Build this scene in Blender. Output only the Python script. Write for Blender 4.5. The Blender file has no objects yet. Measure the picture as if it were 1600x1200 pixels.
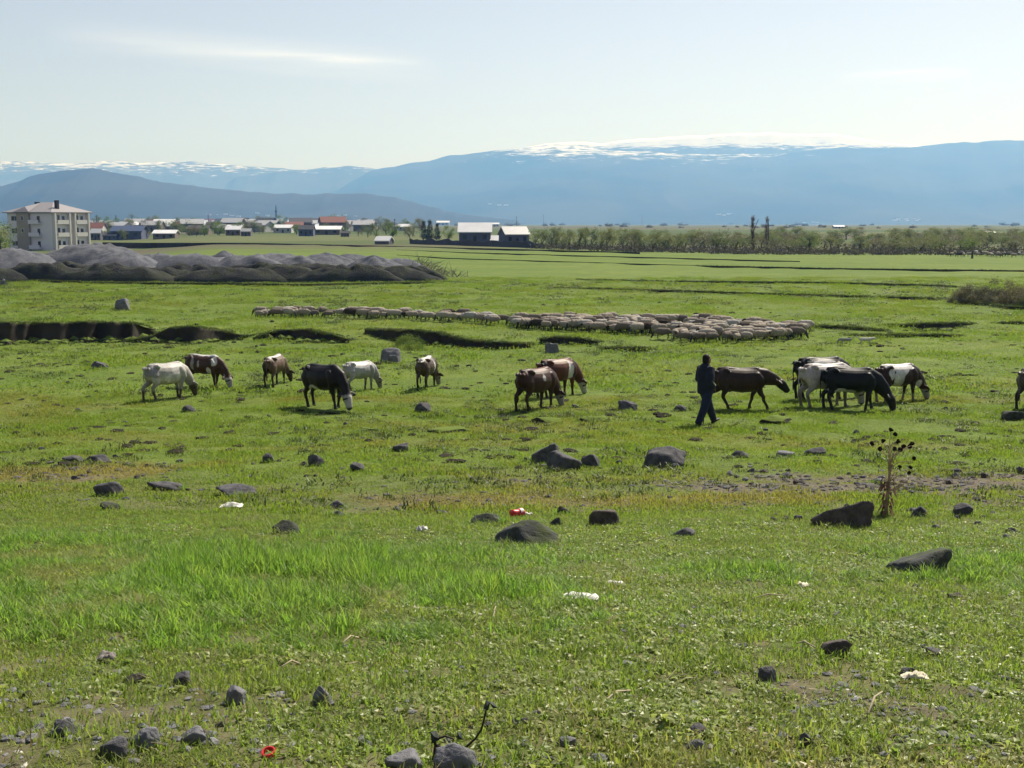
import bpy, bmesh, math, random
import numpy as np
from mathutils import Vector, Matrix

scn = bpy.context.scene
COL = scn.collection
rad = math.radians

# ------------------------------------------------------------------ camera
F = 1900.0                      # focal length in photo pixels (photo is 1600 x 1200)
HZ = 344.0                      # photo row of the horizon
CAMZ = 4.9
PITCH = math.atan((600 - HZ) / F)
cam_d = bpy.data.cameras.new('camera')
cam = bpy.data.objects.new('camera', cam_d)
COL.objects.link(cam)
cam_d.sensor_width = 36
cam_d.lens = F * 36 / 1600
cam_d.clip_start = 0.1
cam_d.clip_end = 60000
cam.location = (0, 0, CAMZ)
cam.rotation_euler = (math.pi / 2 - PITCH, 0, 0)
scn.camera = cam

# ------------------------------------------------------------------ world and sun
SUN_EL, SUN_AZ = rad(48), rad(36)       # azimuth to the right of the view direction
W = bpy.data.worlds.new('World')
scn.world = W
W.use_nodes = True
nt = W.node_tree
nt.nodes.clear()
wo = nt.nodes.new('ShaderNodeOutputWorld')
bg = nt.nodes.new('ShaderNodeBackground')
sky = nt.nodes.new('ShaderNodeTexSky')
sky.sky_type = 'NISHITA'
sky.sun_disc = False
sky.sun_elevation = SUN_EL
sky.sun_rotation = SUN_AZ
sky.altitude = 1700
sky.air_density = 1.0
sky.dust_density = 4.0
sky.ozone_density = 1.0
bg.inputs['Strength'].default_value = 0.066
nt.links.new(bg.outputs[0], wo.inputs[0])

def pix_dir(px, py):
    x = (px - 800) / F
    u = (600 - py) / F
    cp, sp = math.cos(PITCH), math.sin(PITCH)
    v = Vector((x, cp + u * sp, -sp + u * cp))
    return v.normalized()

# thin cirrus streaks: whiter bands of the sky itself, by direction
def wn(kind, **kw):
    n = nt.nodes.new(kind)
    for k, v in kw.items():
        setattr(n, k, v)
    return n
def wmath(op, a, b=None, c=None, clamp=False):
    n = wn('ShaderNodeMath', operation=op)
    n.use_clamp = clamp
    for i, s in enumerate((a, b, c)):
        if s is None: continue
        if isinstance(s, (int, float)): n.inputs[i].default_value = s
        else: nt.links.new(s, n.inputs[i])
    return n.outputs[0]
tc = wn('ShaderNodeTexCoord')
sep = wn('ShaderNodeSeparateXYZ')
nt.links.new(tc.outputs['Generated'], sep.inputs[0])
az = wmath('ARCTAN2', sep.outputs[0], sep.outputs[1])
el = wmath('ARCSINE', sep.outputs[2])
cmb = wn('ShaderNodeCombineXYZ')
nt.links.new(wmath('MULTIPLY', az, 9.0), cmb.inputs[0])
nt.links.new(wmath('MULTIPLY', el, 120.0), cmb.inputs[1])
nz = wn('ShaderNodeTexNoise')
nz.inputs['Scale'].default_value = 1.0
nz.inputs['Detail'].default_value = 5.0
nt.links.new(cmb.outputs[0], nz.inputs['Vector'])
def streak(pa, pb, thick, amp):
    a, b = pix_dir(*pa), pix_dir(*pb)
    aza, azb = math.atan2(a.x, a.y), math.atan2(b.x, b.y)
    ela, elb = math.asin(a.z), math.asin(b.z)
    t = wmath('DIVIDE', wmath('SUBTRACT', az, aza), azb - aza)
    line = wmath('ADD', wmath('MULTIPLY', t, elb - ela), ela)
    wob = wmath('MULTIPLY', wmath('SUBTRACT', nz.outputs[0], 0.5), 0.011)
    d = wmath('DIVIDE', wmath('ABSOLUTE', wmath('ADD', wmath('SUBTRACT', el, line), wob)), thick)
    fall = wmath('SUBTRACT', 1.0, d, clamp=True)
    fall = wmath('POWER', fall, 1.3)
    ends = wmath('MULTIPLY', wmath('MULTIPLY', t, wmath('SUBTRACT', 1.0, t), clamp=True), 4.0, clamp=True)
    return wmath('MULTIPLY', wmath('MULTIPLY', wmath('MULTIPLY', fall, ends), wmath('MULTIPLY', nz.outputs[0], 1.8)), amp)
s1 = streak((60, 48), (700, 106), 0.017, 0.6)
s2 = streak((1300, 121), (1530, 110), 0.006, 0.5)
s3 = streak((380, 80), (670, 99), 0.0045, 0.5)
cm = wmath('ADD', wmath('ADD', s1, s2), s3, clamp=True)
mixc = wn('ShaderNodeMix', data_type='RGBA')
nt.links.new(cm, mixc.inputs[0])
sky_grade = wn('ShaderNodeHueSaturation')            # colour correction: whole sky desaturated, hue nudged towards violet
sky_grade.inputs['Hue'].default_value = 0.515
sky_grade.inputs['Saturation'].default_value = 0.5
nt.links.new(sky.outputs[0], sky_grade.inputs['Color'])
SKYC = sky_grade.outputs[0]
nt.links.new(SKYC, mixc.inputs[6])
gain = wn('ShaderNodeMix', data_type='RGBA', blend_type='ADD')
gain.inputs[0].default_value = 1.0
nt.links.new(SKYC, gain.inputs[6])
gain.inputs[7].default_value = (3.2, 2.9, 2.3, 1)
nt.links.new(gain.outputs[2], mixc.inputs[7])
nt.links.new(mixc.outputs[2], bg.inputs['Color'])

sun_d = bpy.data.lights.new('sun', 'SUN')
sun_d.energy = 4.6
sun_d.angle = rad(0.53)
sun_d.color = (1.0, 0.95, 0.86)
sun = bpy.data.objects.new('sun', sun_d)
COL.objects.link(sun)
SUNV = Vector((math.sin(SUN_AZ) * math.cos(SUN_EL), math.cos(SUN_AZ) * math.cos(SUN_EL), math.sin(SUN_EL)))
sun.rotation_euler = SUNV.to_track_quat('Z', 'Y').to_euler()
sun.location = SUNV * 200

scn.view_settings.view_transform = 'Standard'
scn.view_settings.look = 'None'
scn.view_settings.gamma = 1
scn.view_settings.use_curve_mapping = False
scn.view_settings.exposure = 0.75
scn.render.engine = 'CYCLES'
scn.cycles.max_bounces = 5
scn.cycles.diffuse_bounces = 2
scn.cycles.glossy_bounces = 2
scn.cycles.transmission_bounces = 3
scn.cycles.volume_bounces = 0
scn.cycles.transparent_max_bounces = 6
scn.cycles.use_denoising = True
scn.cycles.caustics_reflective = False
scn.cycles.caustics_refractive = False

# ------------------------------------------------------------------ helpers
def _hash(ix, iy, seed):
    h = (ix * 374761393 + iy * 668265263 + seed * 1442695041) & 0xFFFFFFFF
    h = ((h ^ (h >> 13)) * 1274126177) & 0xFFFFFFFF
    h = (h ^ (h >> 16)) & 0xFFFF
    return h / 65535.0
def vnoise(x, y, seed=0):
    x = np.asarray(x, dtype=np.float64); y = np.asarray(y, dtype=np.float64)
    x0 = np.floor(x); y0 = np.floor(y)
    fx = x - x0; fy = y - y0
    ix = x0.astype(np.int64); iy = y0.astype(np.int64)
    fx = fx * fx * (3 - 2 * fx); fy = fy * fy * (3 - 2 * fy)
    a = _hash(ix, iy, seed); b = _hash(ix + 1, iy, seed)
    c = _hash(ix, iy + 1, seed); d = _hash(ix + 1, iy + 1, seed)
    return (a * (1 - fx) + b * fx) * (1 - fy) + (c * (1 - fx) + d * fx) * fy
def fbm(x, y, seed=0, octv=4):
    s = 0.0; a = 0.5; n = 0.0
    for o in range(octv):
        s = s + a * vnoise(np.asarray(x) * 2 ** o + 17.3 * o, np.asarray(y) * 2 ** o - 9.1 * o, seed + o); n += a; a *= 0.5
    return s / n
def sstep(a, b, x):
    t = np.clip((np.asarray(x, dtype=np.float64) - a) / (b - a), 0, 1)
    return t * t * (3 - 2 * t)

_py = np.array([-40, 0, 3.5, 6, 8, 10, 15, 20, 24, 29, 34, 45, 120, 600, 14000.])
_pz = np.array([3.5, 3.38, 3.22, 2.78, 2.42, 2.06, 1.3, 0.76, 0.4, 0.06, 0.0, 0.0, 0.0, 0.0, -42.])
_ty = np.linspace(-10, 60, 1401)
_tz = np.interp(_ty, _py, _pz)
_k = np.hanning(41); _k /= _k.sum()
_tz = np.convolve(np.pad(_tz, 20, mode='edge'), _k, 'valid')
def base_z(y):
    y = np.asarray(y, dtype=np.float64)
    return np.where((y > -9) & (y < 59), np.interp(y, _ty, _tz), np.interp(y, _py, _pz))
def gz(x, y):
    x = np.asarray(x, dtype=np.float64); y = np.asarray(y, dtype=np.float64)
    z = base_z(y)
    near = 1 - sstep(150, 600, y)
    z = z + near * (0.16 * (fbm(x / 6.0, y / 6.0, 3, 3) - 0.5) + 0.075 * (fbm(x / 1.1, y / 1.1, 7, 2) - 0.5) * (1 - sstep(60, 140, y)))
    z = z + 0.05 * (fbm(x / 0.3, y / 0.3, 11, 2) - 0.5) * (1 - sstep(8, 25, y))
    # lower ground where the apartment block stands
    z = z - 1.5 * sstep(150, 215, y) * (1 - sstep(420, 560, y)) * (1 - sstep(-82, -58, x / np.maximum(y, 1) * 250))
    # shallow old channel in front of the earth scarp
    z = z - 0.12 * sstep(44, 48, y) * (1 - sstep(53, 60, y)) * (1 - sstep(5, 12, x))
    return z
_T = np.concatenate([np.geomspace(2.5, 120, 900), np.geomspace(121, 16000, 500)])
def hit(px, py):
    """the point of the ground that a photo pixel looks at"""
    v = pix_dir(px, py)
    dz = v.z * _T + CAMZ - base_z(v.y * _T)
    i = int(np.argmax(dz < 0))
    if i == 0: i = len(_T) - 1
    t = _T[i]
    ts = np.linspace(t * 0.90, t * 1.10, 240)
    d2 = v.z * ts + CAMZ - gz(v.x * ts, v.y * ts)
    k = int(np.argmax(d2 < 0))
    t = ts[k] if k > 0 else t
    if k > 0 and d2[k - 1] != d2[k]: t = ts[k - 1] + (ts[k] - ts[k - 1]) * d2[k - 1] / (d2[k - 1] - d2[k])
    x, y = v.x * t, v.y * t
    return Vector((x, y, float(gz(x, y))))
def at_dist(px, py, y):
    """the point on a pixel's line of sight at forward distance y"""
    v = pix_dir(px, py)
    t = y / v.y
    return Vector((v.x * t, y, CAMZ + v.z * t))
FWD = Vector((0, math.cos(PITCH), -math.sin(PITCH)))
UPV = Vector((0, math.sin(PITCH), math.cos(PITCH)))
def ppm(p):
    """photo pixels per metre at a point"""
    return F / (Vector(p) - Vector((0, 0, CAMZ))).dot(FWD)
def project(co):
    q = co - np.array([0, 0, CAMZ])
    d = q @ np.array(FWD)
    return 800 + F * q[:, 0] / d, 600 - F * (q @ np.array(UPV)) / d

def tag(o, label=None, cat=None, group=None, kind=None):
    if label: o['label'] = label
    if cat: o['category'] = cat
    if group: o['group'] = group
    if kind: o['kind'] = kind
    return o
def mesh_obj(name, verts, faces, mat=None, parent=None, smooth=False):
    me = bpy.data.meshes.new(name)
    me.from_pydata([tuple(v) for v in verts], [], faces)
    if mat: me.materials.append(mat)
    if smooth: me.polygons.foreach_set('use_smooth', [True] * len(me.polygons))
    me.update()
    o = bpy.data.objects.new(name, me)
    COL.objects.link(o)
    if parent: o.parent = parent
    return o
def bm_obj(name, bm, mat=None, parent=None, smooth=False, link=True):
    me = bpy.data.meshes.new(name)
    bm.to_mesh(me); bm.free()
    if mat: me.materials.append(mat)
    if smooth: me.polygons.foreach_set('use_smooth', [True] * len(me.polygons))
    o = bpy.data.objects.new(name, me)
    if link: COL.objects.link(o)
    if parent: o.parent = parent
    return o
def empty(name, loc=(0, 0, 0), rz=0):
    o = bpy.data.objects.new(name, None)
    o.empty_display_size = 0.2
    COL.objects.link(o)
    o.location = loc
    o.rotation_euler = (0, 0, rz)
    return o
def copy_tree(o, parent=None):
    c = o.copy()
    COL.objects.link(c)
    if parent: c.parent = parent
    for ch in list(o.children): copy_tree(ch, c)
    return c
def bm_box(bm, x0, x1, y0, y1, z0, z1, M=None):
    vs = [bm.verts.new(p) for p in ((x0, y0, z0), (x1, y0, z0), (x1, y1, z0), (x0, y1, z0), (x0, y0, z1), (x1, y0, z1), (x1, y1, z1), (x0, y1, z1))]
    for f in ((3, 2, 1, 0), (4, 5, 6, 7), (0, 1, 5, 4), (1, 2, 6, 5), (2, 3, 7, 6), (3, 0, 4, 7)):
        bm.faces.new([vs[i] for i in f])
    if M is not None:
        bmesh.ops.transform(bm, matrix=M, verts=vs)
def box(name, x0, x1, y0, y1, z0, z1, mat, parent=None):
    bm = bmesh.new(); bm_box(bm, x0, x1, y0, y1, z0, z1)
    return bm_obj(name, bm, mat, parent)
def tube_arrays(pts, rad_s, rad_n=None, seg=10, up=(0, 1, 0)):
    """closed tapered tube; rad_s across 'up', rad_n the other way"""
    pts = [Vector(p) for p in pts]
    if rad_n is None: rad_n = rad_s
    n = len(pts)
    V = []; Fc = []
    up = Vector(up)
    for i, p in enumerate(pts):
        t = (pts[min(i + 1, n - 1)] - pts[max(i - 1, 0)]).normalized()
        a = (up - t * up.dot(t))
        if a.length < 1e-4: a = Vector((1, 0, 0)) - t * t.x
        a.normalize()
        b = t.cross(a)
        for k in range(seg):
            an = 2 * math.pi * k / seg
            V.append(p + a * (rad_s[i] * math.cos(an)) + b * (rad_n[i] * math.sin(an)))
    for i in range(n - 1):
        for k in range(seg):
            k2 = (k + 1) % seg
            Fc.append((i * seg + k, i * seg + k2, (i + 1) * seg + k2, (i + 1) * seg + k))
    for i, flip in ((0, True), (n - 1, False)):
        t = (pts[1] - pts[0]) if i == 0 else (pts[-1] - pts[-2])
        t = t.normalized() * (min(rad_s[i], rad_n[i]) * (-0.6 if i == 0 else 0.6))
        c = len(V); V.append(pts[i] + t)
        for k in range(seg):
            k2 = (k + 1) % seg
            f = (i * seg + k, i * seg + k2, c)
            Fc.append(f[::-1] if flip else f)
    return V, Fc
class Blend:
    """overlapping closed tubes fused into one continuous skin"""
    def __init__(s): s.V = []; s.F = []
    def tube(s, pts, ra, rb=None, seg=12, up=(0, 1, 0)):
        v, f = tube_arrays(pts, ra, rb, seg, up)
        o = len(s.V); s.V += v; s.F += [tuple(i + o for i in q) for q in f]
    def fuse(s, name, voxel, smooth=4, fac=0.5):
        o = mesh_obj(name, s.V, s.F)
        m = o.modifiers.new('r', 'REMESH'); m.mode = 'VOXEL'; m.voxel_size = voxel
        m2 = o.modifiers.new('s', 'SMOOTH'); m2.iterations = smooth; m2.factor = fac
        dg = bpy.context.evaluated_depsgraph_get()
        me = bpy.data.meshes.new_from_object(o.evaluated_get(dg))
        me.name = name
        old = o.data
        bpy.data.objects.remove(o); bpy.data.meshes.remove(old)
        me.polygons.foreach_set('use_smooth', [True] * len(me.polygons))
        return me
def verts_np(me):
    a = np.empty(len(me.vertices) * 3, dtype=np.float32)
    me.vertices.foreach_get('co', a)
    return a.reshape(-1, 3).astype(np.float64)
def set_col(me, name, rgb):
    at = me.attributes.new(name, 'FLOAT_COLOR', 'POINT')
    a = np.ones((len(rgb), 4), dtype=np.float32); a[:, :3] = rgb
    at.data.foreach_set('color', a.ravel())

# ------------------------------------------------------------------ materials
class M:
    """small node-material builder"""
    def __init__(s, name):
        s.m = bpy.data.materials.new(name); s.m.use_nodes = True
        s.t = s.m.node_tree; s.t.nodes.clear()
        s.out = s.t.nodes.new('ShaderNodeOutputMaterial')
    def n(s, kind, **kw):
        n = s.t.nodes.new(kind)
        for k, v in kw.items(): setattr(n, k, v)
        return n
    def l(s, a, b): s.t.links.new(a, b)
    def put(s, sock, v):
        if isinstance(v, bpy.types.NodeSocket): s.l(v, sock)
        elif isinstance(v, (tuple, list)) and len(v) == 3 and sock.type == 'RGBA': sock.default_value = (*v, 1)
        else: sock.default_value = v
    def coord(s, which='Object'): return s.n('ShaderNodeTexCoord').outputs[which]
    def geo(s, which='Position'): return s.n('ShaderNodeNewGeometry').outputs[which]
    def map(s, vec, scale=(1, 1, 1), loc=(0, 0, 0)):
        n = s.n('ShaderNodeMapping'); s.l(vec, n.inputs[0])
        n.inputs['Scale'].default_value = scale; n.inputs['Location'].default_value = loc
        return n.outputs[0]
    def noise(s, vec, scale=1.0, detail=4.0, rough=0.55, out=0):
        n = s.n('ShaderNodeTexNoise')
        if vec is not None: s.l(vec, n.inputs['Vector'])
        n.inputs['Scale'].default_value = scale; n.inputs['Detail'].default_value = detail; n.inputs['Roughness'].default_value = rough
        return n.outputs[out]
    def ramp(s, fac, a, b, ca=0.0, cb=1.0):
        n = s.n('ShaderNodeMapRange'); n.clamp = True; n.interpolation_type = 'SMOOTHSTEP'
        s.l(fac, n.inputs[0])
        n.inputs[1].default_value = a; n.inputs[2].default_value = b; n.inputs[3].default_value = ca; n.inputs[4].default_value = cb
        return n.outputs[0]
    def mix(s, fac, a, b, blend='MIX'):
        n = s.n('ShaderNodeMix', data_type='RGBA', blend_type=blend)
        s.put(n.inputs[0], fac); s.put(n.inputs[6], a); s.put(n.inputs[7], b)
        return n.outputs[2]
    def math(s, op, a, b=None):
        n = s.n('ShaderNodeMath', operation=op)
        s.put(n.inputs[0], a)
        if b is not None: s.put(n.inputs[1], b)
        return n.outputs[0]
    def attr(s, name, kind='GEOMETRY', out='Color'):
        n = s.n('ShaderNodeAttribute'); n.attribute_name = name; n.attribute_type = kind
        return n.outputs[out]
    def sepc(s, c):
        n = s.n('ShaderNodeSeparateColor'); s.l(c, n.inputs[0]); return n.outputs
    def bump(s, h, strength=0.3, dist=0.02):
        n = s.n('ShaderNodeBump'); s.l(h, n.inputs['Height'])
        n.inputs['Strength'].default_value = strength; n.inputs['Distance'].default_value = dist
        return n.outputs[0]
    def bsdf(s, color, rough=0.8, spec=0.3, metal=0.0, normal=None):
        b = s.n('ShaderNodeBsdfPrincipled')
        s.put(b.inputs['Base Color'], color); s.put(b.inputs['Roughness'], rough)
        b.inputs['Specular IOR Level'].default_value = spec; b.inputs['Metallic'].default_value = metal
        if normal is not None: s.l(normal, b.inputs['Normal'])
        s.l(b.outputs[0], s.out.inputs[0])
        return b
    def leaf(s, color, tcolor, trans=0.45, rough=0.55, spec=0.25):
        b = s.n('ShaderNodeBsdfPrincipled'); s.put(b.inputs['Base Color'], color); b.inputs['Roughness'].default_value = rough
        b.inputs['Specular IOR Level'].default_value = spec
        t = s.n('ShaderNodeBsdfTranslucent'); s.put(t.inputs[0], tcolor)
        x = s.n('ShaderNodeMixShader'); x.inputs[0].default_value = trans
        s.l(b.outputs[0], x.inputs[1]); s.l(t.outputs[0], x.inputs[2]); s.l(x.outputs[0], s.out.inputs[0])
def plain(name, col, rough=0.8, spec=0.3, var=0.25, scale=3.0, metal=0.0):
    m = M(name)
    n = m.noise(m.coord(), scale, 5)
    c = m.mix(n, tuple(v * (1 - var) for v in col), tuple(min(1, v * (1 + var)) for v in col))
    m.bsdf(c, rough, spec, metal, m.bump(n, 0.15, 0.02))
    return m.m

# ------------------------------------------------------------------ ground cover: where it is lush, dry, bare (real colour, not light)
def row_of(y):
    y = np.maximum(np.asarray(y, dtype=np.float64), 1.5)
    d = np.arctan2(CAMZ - base_z(y), y)
    return 600 + F * np.tan(d - PITCH)
def pcol(x, y):
    return 800 + F * np.asarray(x) / (np.maximum(np.asarray(y), 1.5) * math.cos(PITCH) + 0.4)
def cover(x, y):
    r = row_of(y); c = pcol(x, y)
    n1 = fbm(x / 2.2, y / 1.6, 21, 4); n2 = fbm(x / 0.7, y / 0.7, 31, 4); n3 = fbm(x / 7.0, y / 3.0, 41, 3)
    g = lambda a, b, s: np.exp(-((r - a) / s) ** 2)
    bare = 1.0 * g(757, 0, 15) * sstep(960, 1180, c) * sstep(0.26, 0.46, n2)
    bare += 0.5 * g(752, 0, 13) * sstep(0.42, 0.62, n1) * sstep(0.3, 0.55, n2)
    bare += 0.55 * g(790, 0, 22) * sstep(1330, 1480, c) * sstep(0.4, 0.6, n2)
    bare += 0.95 * sstep(1050, 1170, r) * sstep(0.40, 0.56, n1)
    bare += 0.6 * sstep(880, 1000, r) * sstep(820, 1300, c) * sstep(0.5, 0.68, n2)
    bare += 0.25 * sstep(1000, 1120, r) * sstep(0.52, 0.66, n2)
    # yard and haul road round the building
    bare += 1.0 * sstep(352, 372, r) * (1 - sstep(398, 404, r)) * (1 - sstep(110, 330, c))
    dry = 0.9 * g(738, 0, 14) * (1 - sstep(300, 520, c)) * sstep(0.3, 0.55, n1)
    dry += 0.85 * g(782, 0, 11) * sstep(480, 640, c) * (1 - sstep(1250, 1380, c)) * sstep(0.28, 0.5, n1)
    dry += 0.55 * g(755, 0, 22) * sstep(0.35, 0.6, n1)
    dry += 0.45 * sstep(1020, 1180, r) * sstep(0.42, 0.65, 1 - n2)
    dry += 0.45 * sstep(540, 600, r) * (1 - sstep(720, 760, r)) * sstep(0.52, 0.7, n3) + 0.25 * (1 - sstep(520, 620, r)) * sstep(0.45, 0.65, n3)
    lush = sstep(795, 905, r) * (1 - sstep(950, 1050, r + 90 * (n1 - 0.5))) * (1 - 0.85 * sstep(560, 1050, c + 300 * (n1 - 0.5)))
    lush = np.maximum(lush, 0.55 * sstep(860, 885, r) * (1 - sstep(905, 930, r)) * sstep(0.35, 0.55, n1))
    lush = lush * sstep(0.22, 0.45, n1)
    lush = np.maximum(lush, 0.5 * sstep(820, 1000, r) * (1 - sstep(1040, 1120, r)) * sstep(0.5, 0.62, n1) * (1 - sstep(700, 1100, c)))
    lush = lush * (1 - np.clip(bare, 0, 1))
    return np.clip(bare, 0, 1), np.clip(dry, 0, 1), np.clip(lush, 0, 1)

def ground_colour(m, pos):
    """albedo of turf, dry grass and earth, shared by the sheet and the banks"""
    big = m.noise(m.map(pos, (0.05, 0.12, 0.1)), 1.0, 5, 0.6)
    mid = m.noise(m.map(pos, (0.55, 1.0, 1.0)), 1.0, 5, 0.65)
    fine = m.noise(pos, 14.0, 4, 0.7)
    g = m.mix(m.ramp(big, 0.35, 0.65), (0.088, 0.140, 0.024), (0.132, 0.176, 0.034))
    g = m.mix(m.ramp(mid, 0.38, 0.68, 0, 0.75), g, (0.062, 0.100, 0.022))
    g = m.mix(m.ramp(fine, 0.35, 0.75, 0, 0.5), g, (0.15, 0.19, 0.035))
    dryc = m.mix(m.ramp(fine, 0.3, 0.7), (0.165, 0.15, 0.042), (0.12, 0.10, 0.04))
    soil = m.mix(m.ramp(fine, 0.3, 0.7), (0.075, 0.066, 0.06), (0.16, 0.138, 0.122))
    return g, dryc, soil, fine, mid
m = M('pasture')
pos = m.geo('Position')
g, dryc, soil, fine, mid = ground_colour(m, pos)
cv = m.sepc(m.attr('cover'))
br = m.noise(pos, 3.0, 5, 0.7)
c = m.mix(m.ramp(m.math('ADD', cv[1], m.math('MULTIPLY', m.math('SUBTRACT', br, 0.5), 0.7)), 0.25, 0.75), g, dryc)
c = m.mix(m.ramp(m.math('ADD', cv[0], m.math('MULTIPLY', m.math('SUBTRACT', br, 0.5), 0.8)), 0.3, 0.6), c, soil)
# the far plain: strip fields, fallow and young corn, long across the view
sp = m.n('ShaderNodeSeparateXYZ'); m.l(pos, sp.inputs[0])
vor = m.n('ShaderNodeTexVoronoi'); m.l(m.map(pos, (0.0035, 0.016, 0.0)), vor.inputs['Vector']); vor.inputs['Scale'].default_value = 1.0
vs = m.sepc(vor.outputs['Color'])
fld = m.mix(m.ramp(vs[0], 0.2, 0.8), (0.065, 0.092, 0.03), (0.115, 0.125, 0.05))
fld = m.mix(m.ramp(vs[1], 0.62, 0.66, 0, 0.8), fld, (0.11, 0.085, 0.065))
fld = m.mix(m.ramp(mid, 0.3, 0.7, 0, 0.3), fld, (0.05, 0.07, 0.025))
c = m.mix(m.ramp(sp.outputs[1], 13, 22, 0.8, 0.0), c, m.mix(m.ramp(br, 0.35, 0.65), (0.075, 0.075, 0.034), (0.135, 0.112, 0.075)))
c = m.mix(m.ramp(sp.outputs[1], 170, 260), c, fld)
m.bsdf(c, 0.95, 0.1, 0, m.bump(m.math('ADD', fine, mid), 0.5, 0.05))
PASTURE = m.m

m = M('bank_turf')
pos = m.geo('Position')
g, dryc, soil, fine, mid = ground_colour(m, pos)
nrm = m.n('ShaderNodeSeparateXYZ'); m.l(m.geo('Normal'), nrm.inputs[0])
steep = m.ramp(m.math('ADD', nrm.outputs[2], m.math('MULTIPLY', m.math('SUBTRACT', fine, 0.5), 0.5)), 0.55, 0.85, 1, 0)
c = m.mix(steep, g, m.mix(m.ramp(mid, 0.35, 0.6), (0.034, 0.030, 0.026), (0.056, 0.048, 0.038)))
m.bsdf(c, 0.95, 0.1, 0, m.bump(fine, 0.6, 0.04))
BANK = m.m

# ------------------------------------------------------------------ the ground sheet
_ys = np.geomspace(2.6, 700, 6000); _rs = row_of(_ys)
rows = [np.interp(-p, -_rs, _ys) for p in np.arange(1285, 362, -1.35)]
rows = np.array([-40, -20, -8, -2, 1.0, 2.0] + [v for v in rows if v > 2.65] + list(np.geomspace(640, 13000, 46)))
sc_ = np.concatenate([np.linspace(-1.2, -0.66, 14), np.linspace(-0.62, 0.62, 520), np.linspace(0.66, 1.2, 14)])
S, Y = np.meshgrid(sc_, rows)
X = S * (np.maximum(Y, 2) + 2) + np.sign(S) * np.maximum(0, np.abs(S) - 0.62) * 70
Z = gz(X, Y)
nr, ncl = X.shape
co = np.stack([X, Y, Z], -1).reshape(-1, 3)
idx = np.arange(nr * ncl).reshape(nr, ncl)
q = np.stack([idx[:-1, :-1], idx[:-1, 1:], idx[1:, 1:], idx[1:, :-1]], -1).reshape(-1, 4)
me = bpy.data.meshes.new('ground')
me.vertices.add(len(co)); me.vertices.foreach_set('co', co.astype(np.float32).ravel())
me.loops.add(q.size); me.loops.foreach_set('vertex_index', q.astype(np.int32).ravel())
me.polygons.add(len(q)); me.polygons.foreach_set('loop_start', np.arange(0, q.size, 4, dtype=np.int32))
me.polygons.foreach_set('use_smooth', np.ones(len(q), dtype=bool))
me.update(calc_edges=True); me.validate()
b, d_, l_ = cover(co[:, 0], co[:, 1])
set_col(me, 'cover', np.stack([b, d_, l_], -1))
me.materials.append(PASTURE)
ground = bpy.data.objects.new('ground', me); COL.objects.link(ground)
tag(ground, 'green grazed pasture reaching to the far plain', 'pasture', kind='structure')

# ------------------------------------------------------------------ eroded banks: real steps of earth with a turf lip
LIPS = []
def bank(name, crest, height, back, label, seed, n=None, face=0.35, lip=0.03, rough=1.0, mat=None, vary=0.2):
    """crest: list of (px, py_top, drop) along the upper edge as seen; the face drops to the ground in front"""
    cx = np.array([p[0] for p in crest], float); cy = np.array([p[1] for p in crest], float); hh = np.array([p[2] for p in crest], float) * height
    n = n or max(12, int((cx[-1] - cx[0]) / 3.0))
    V = []; Fc = []
    prof_n = 9
    for i in range(n):
        px = cx[0] + (cx[-1] - cx[0]) * i / (n - 1)
        h = float(np.interp(px, cx, hh)) * (1 - vary + 2 * vary * float(fbm(px / 40, seed, seed, 2)))
        py = float(np.interp(px, cx, cy))
        # forward distance so that a crest raised by h shows at row py
        v = pix_dir(px, py)
        t = 20.0
        for _ in range(14):
            t = 0.4 * t + 0.6 * (float(base_z(v.y * t)) + h - CAMZ) / v.z
        x, y = v.x * t, v.y * t
        jit = 0.5 * (float(vnoise(px / 80, seed + 3, seed)) - 0.5) * rough
        y += jit * min(1, h * 2)
        prof = []
        for j in range(prof_n):
            u = j / 5.0
            if j <= 5:                      # the face, from a tucked-in toe up to the lip
                yy = y - face * h * (1 - u) ** 1.6 - (lip if j == 5 else 0)
                zz_ = -0.12 + (h + 0.12) * u
                yy += 0.10 * h * (float(fbm(px / 30 + 2 * j, u * 2.3, seed + 9, 2)) - 0.5) * rough * (1 if 0 < j < 5 else 0)
            else:
                w = (j - 5) / (prof_n - 1 - 5)
                yy = y + back * w
                zz_ = h * (1 - w) ** 1.5 - 0.10 * w
            zz_ += 0.03 * (float(fbm(px / 5.0, j * 0.7, seed + 2, 2)) - 0.5)
            g0 = float(base_z(yy)) + (float(gz(x, yy)) - float(base_z(yy))) * (1.0 if j in (0, prof_n - 1) else 0.15)
            prof.append((x * yy / y if False else x, yy, g0 + zz_))
        V += prof
        LIPS.append((prof[5], prof[0], h, prof[6]))
    for i in range(n - 1):
        for j in range(prof_n - 1):
            a = i * prof_n + j
            Fc.append((a, a + prof_n, a + prof_n + 1, a + 1))
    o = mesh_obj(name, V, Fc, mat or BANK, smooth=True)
    tag(o, label, 'earth bank', kind='structure')
    return o
bank('earth_bank', [(-120, 500, .9), (0, 503, 1), (60, 503, 1), (130, 502, 1), (205, 504, .95), (222, 509, .5), (240, 520, .05)], 0.72, 5, 'tall dark eroded earth bank with a turf lip left of the cows', 1)
bank('earth_bank', [(205, 531, .05), (240, 524, .3), (265, 511, .9), (300, 509, 1), (335, 514, .6), (380, 524, .1)], 0.62, 3.5, 'rounded dark earth bank behind the spotted cow', 2)
bank('earth_bank', [(395, 527, .05), (430, 516, .55), (480, 514, .7), (520, 522, .4), (545, 531, .05)], 0.55, 3, 'grassy shaded bank hump below the line of sheep', 5)
bank('earth_bank', [(570, 514, .2), (600, 513, .7), (650, 515, .9), (690, 519, .9), (730, 530, .5), (790, 535, .35), (830, 537, .05)], 0.5, 4, 'dark hollow earth bank behind the grey stone slab', 3)
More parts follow.
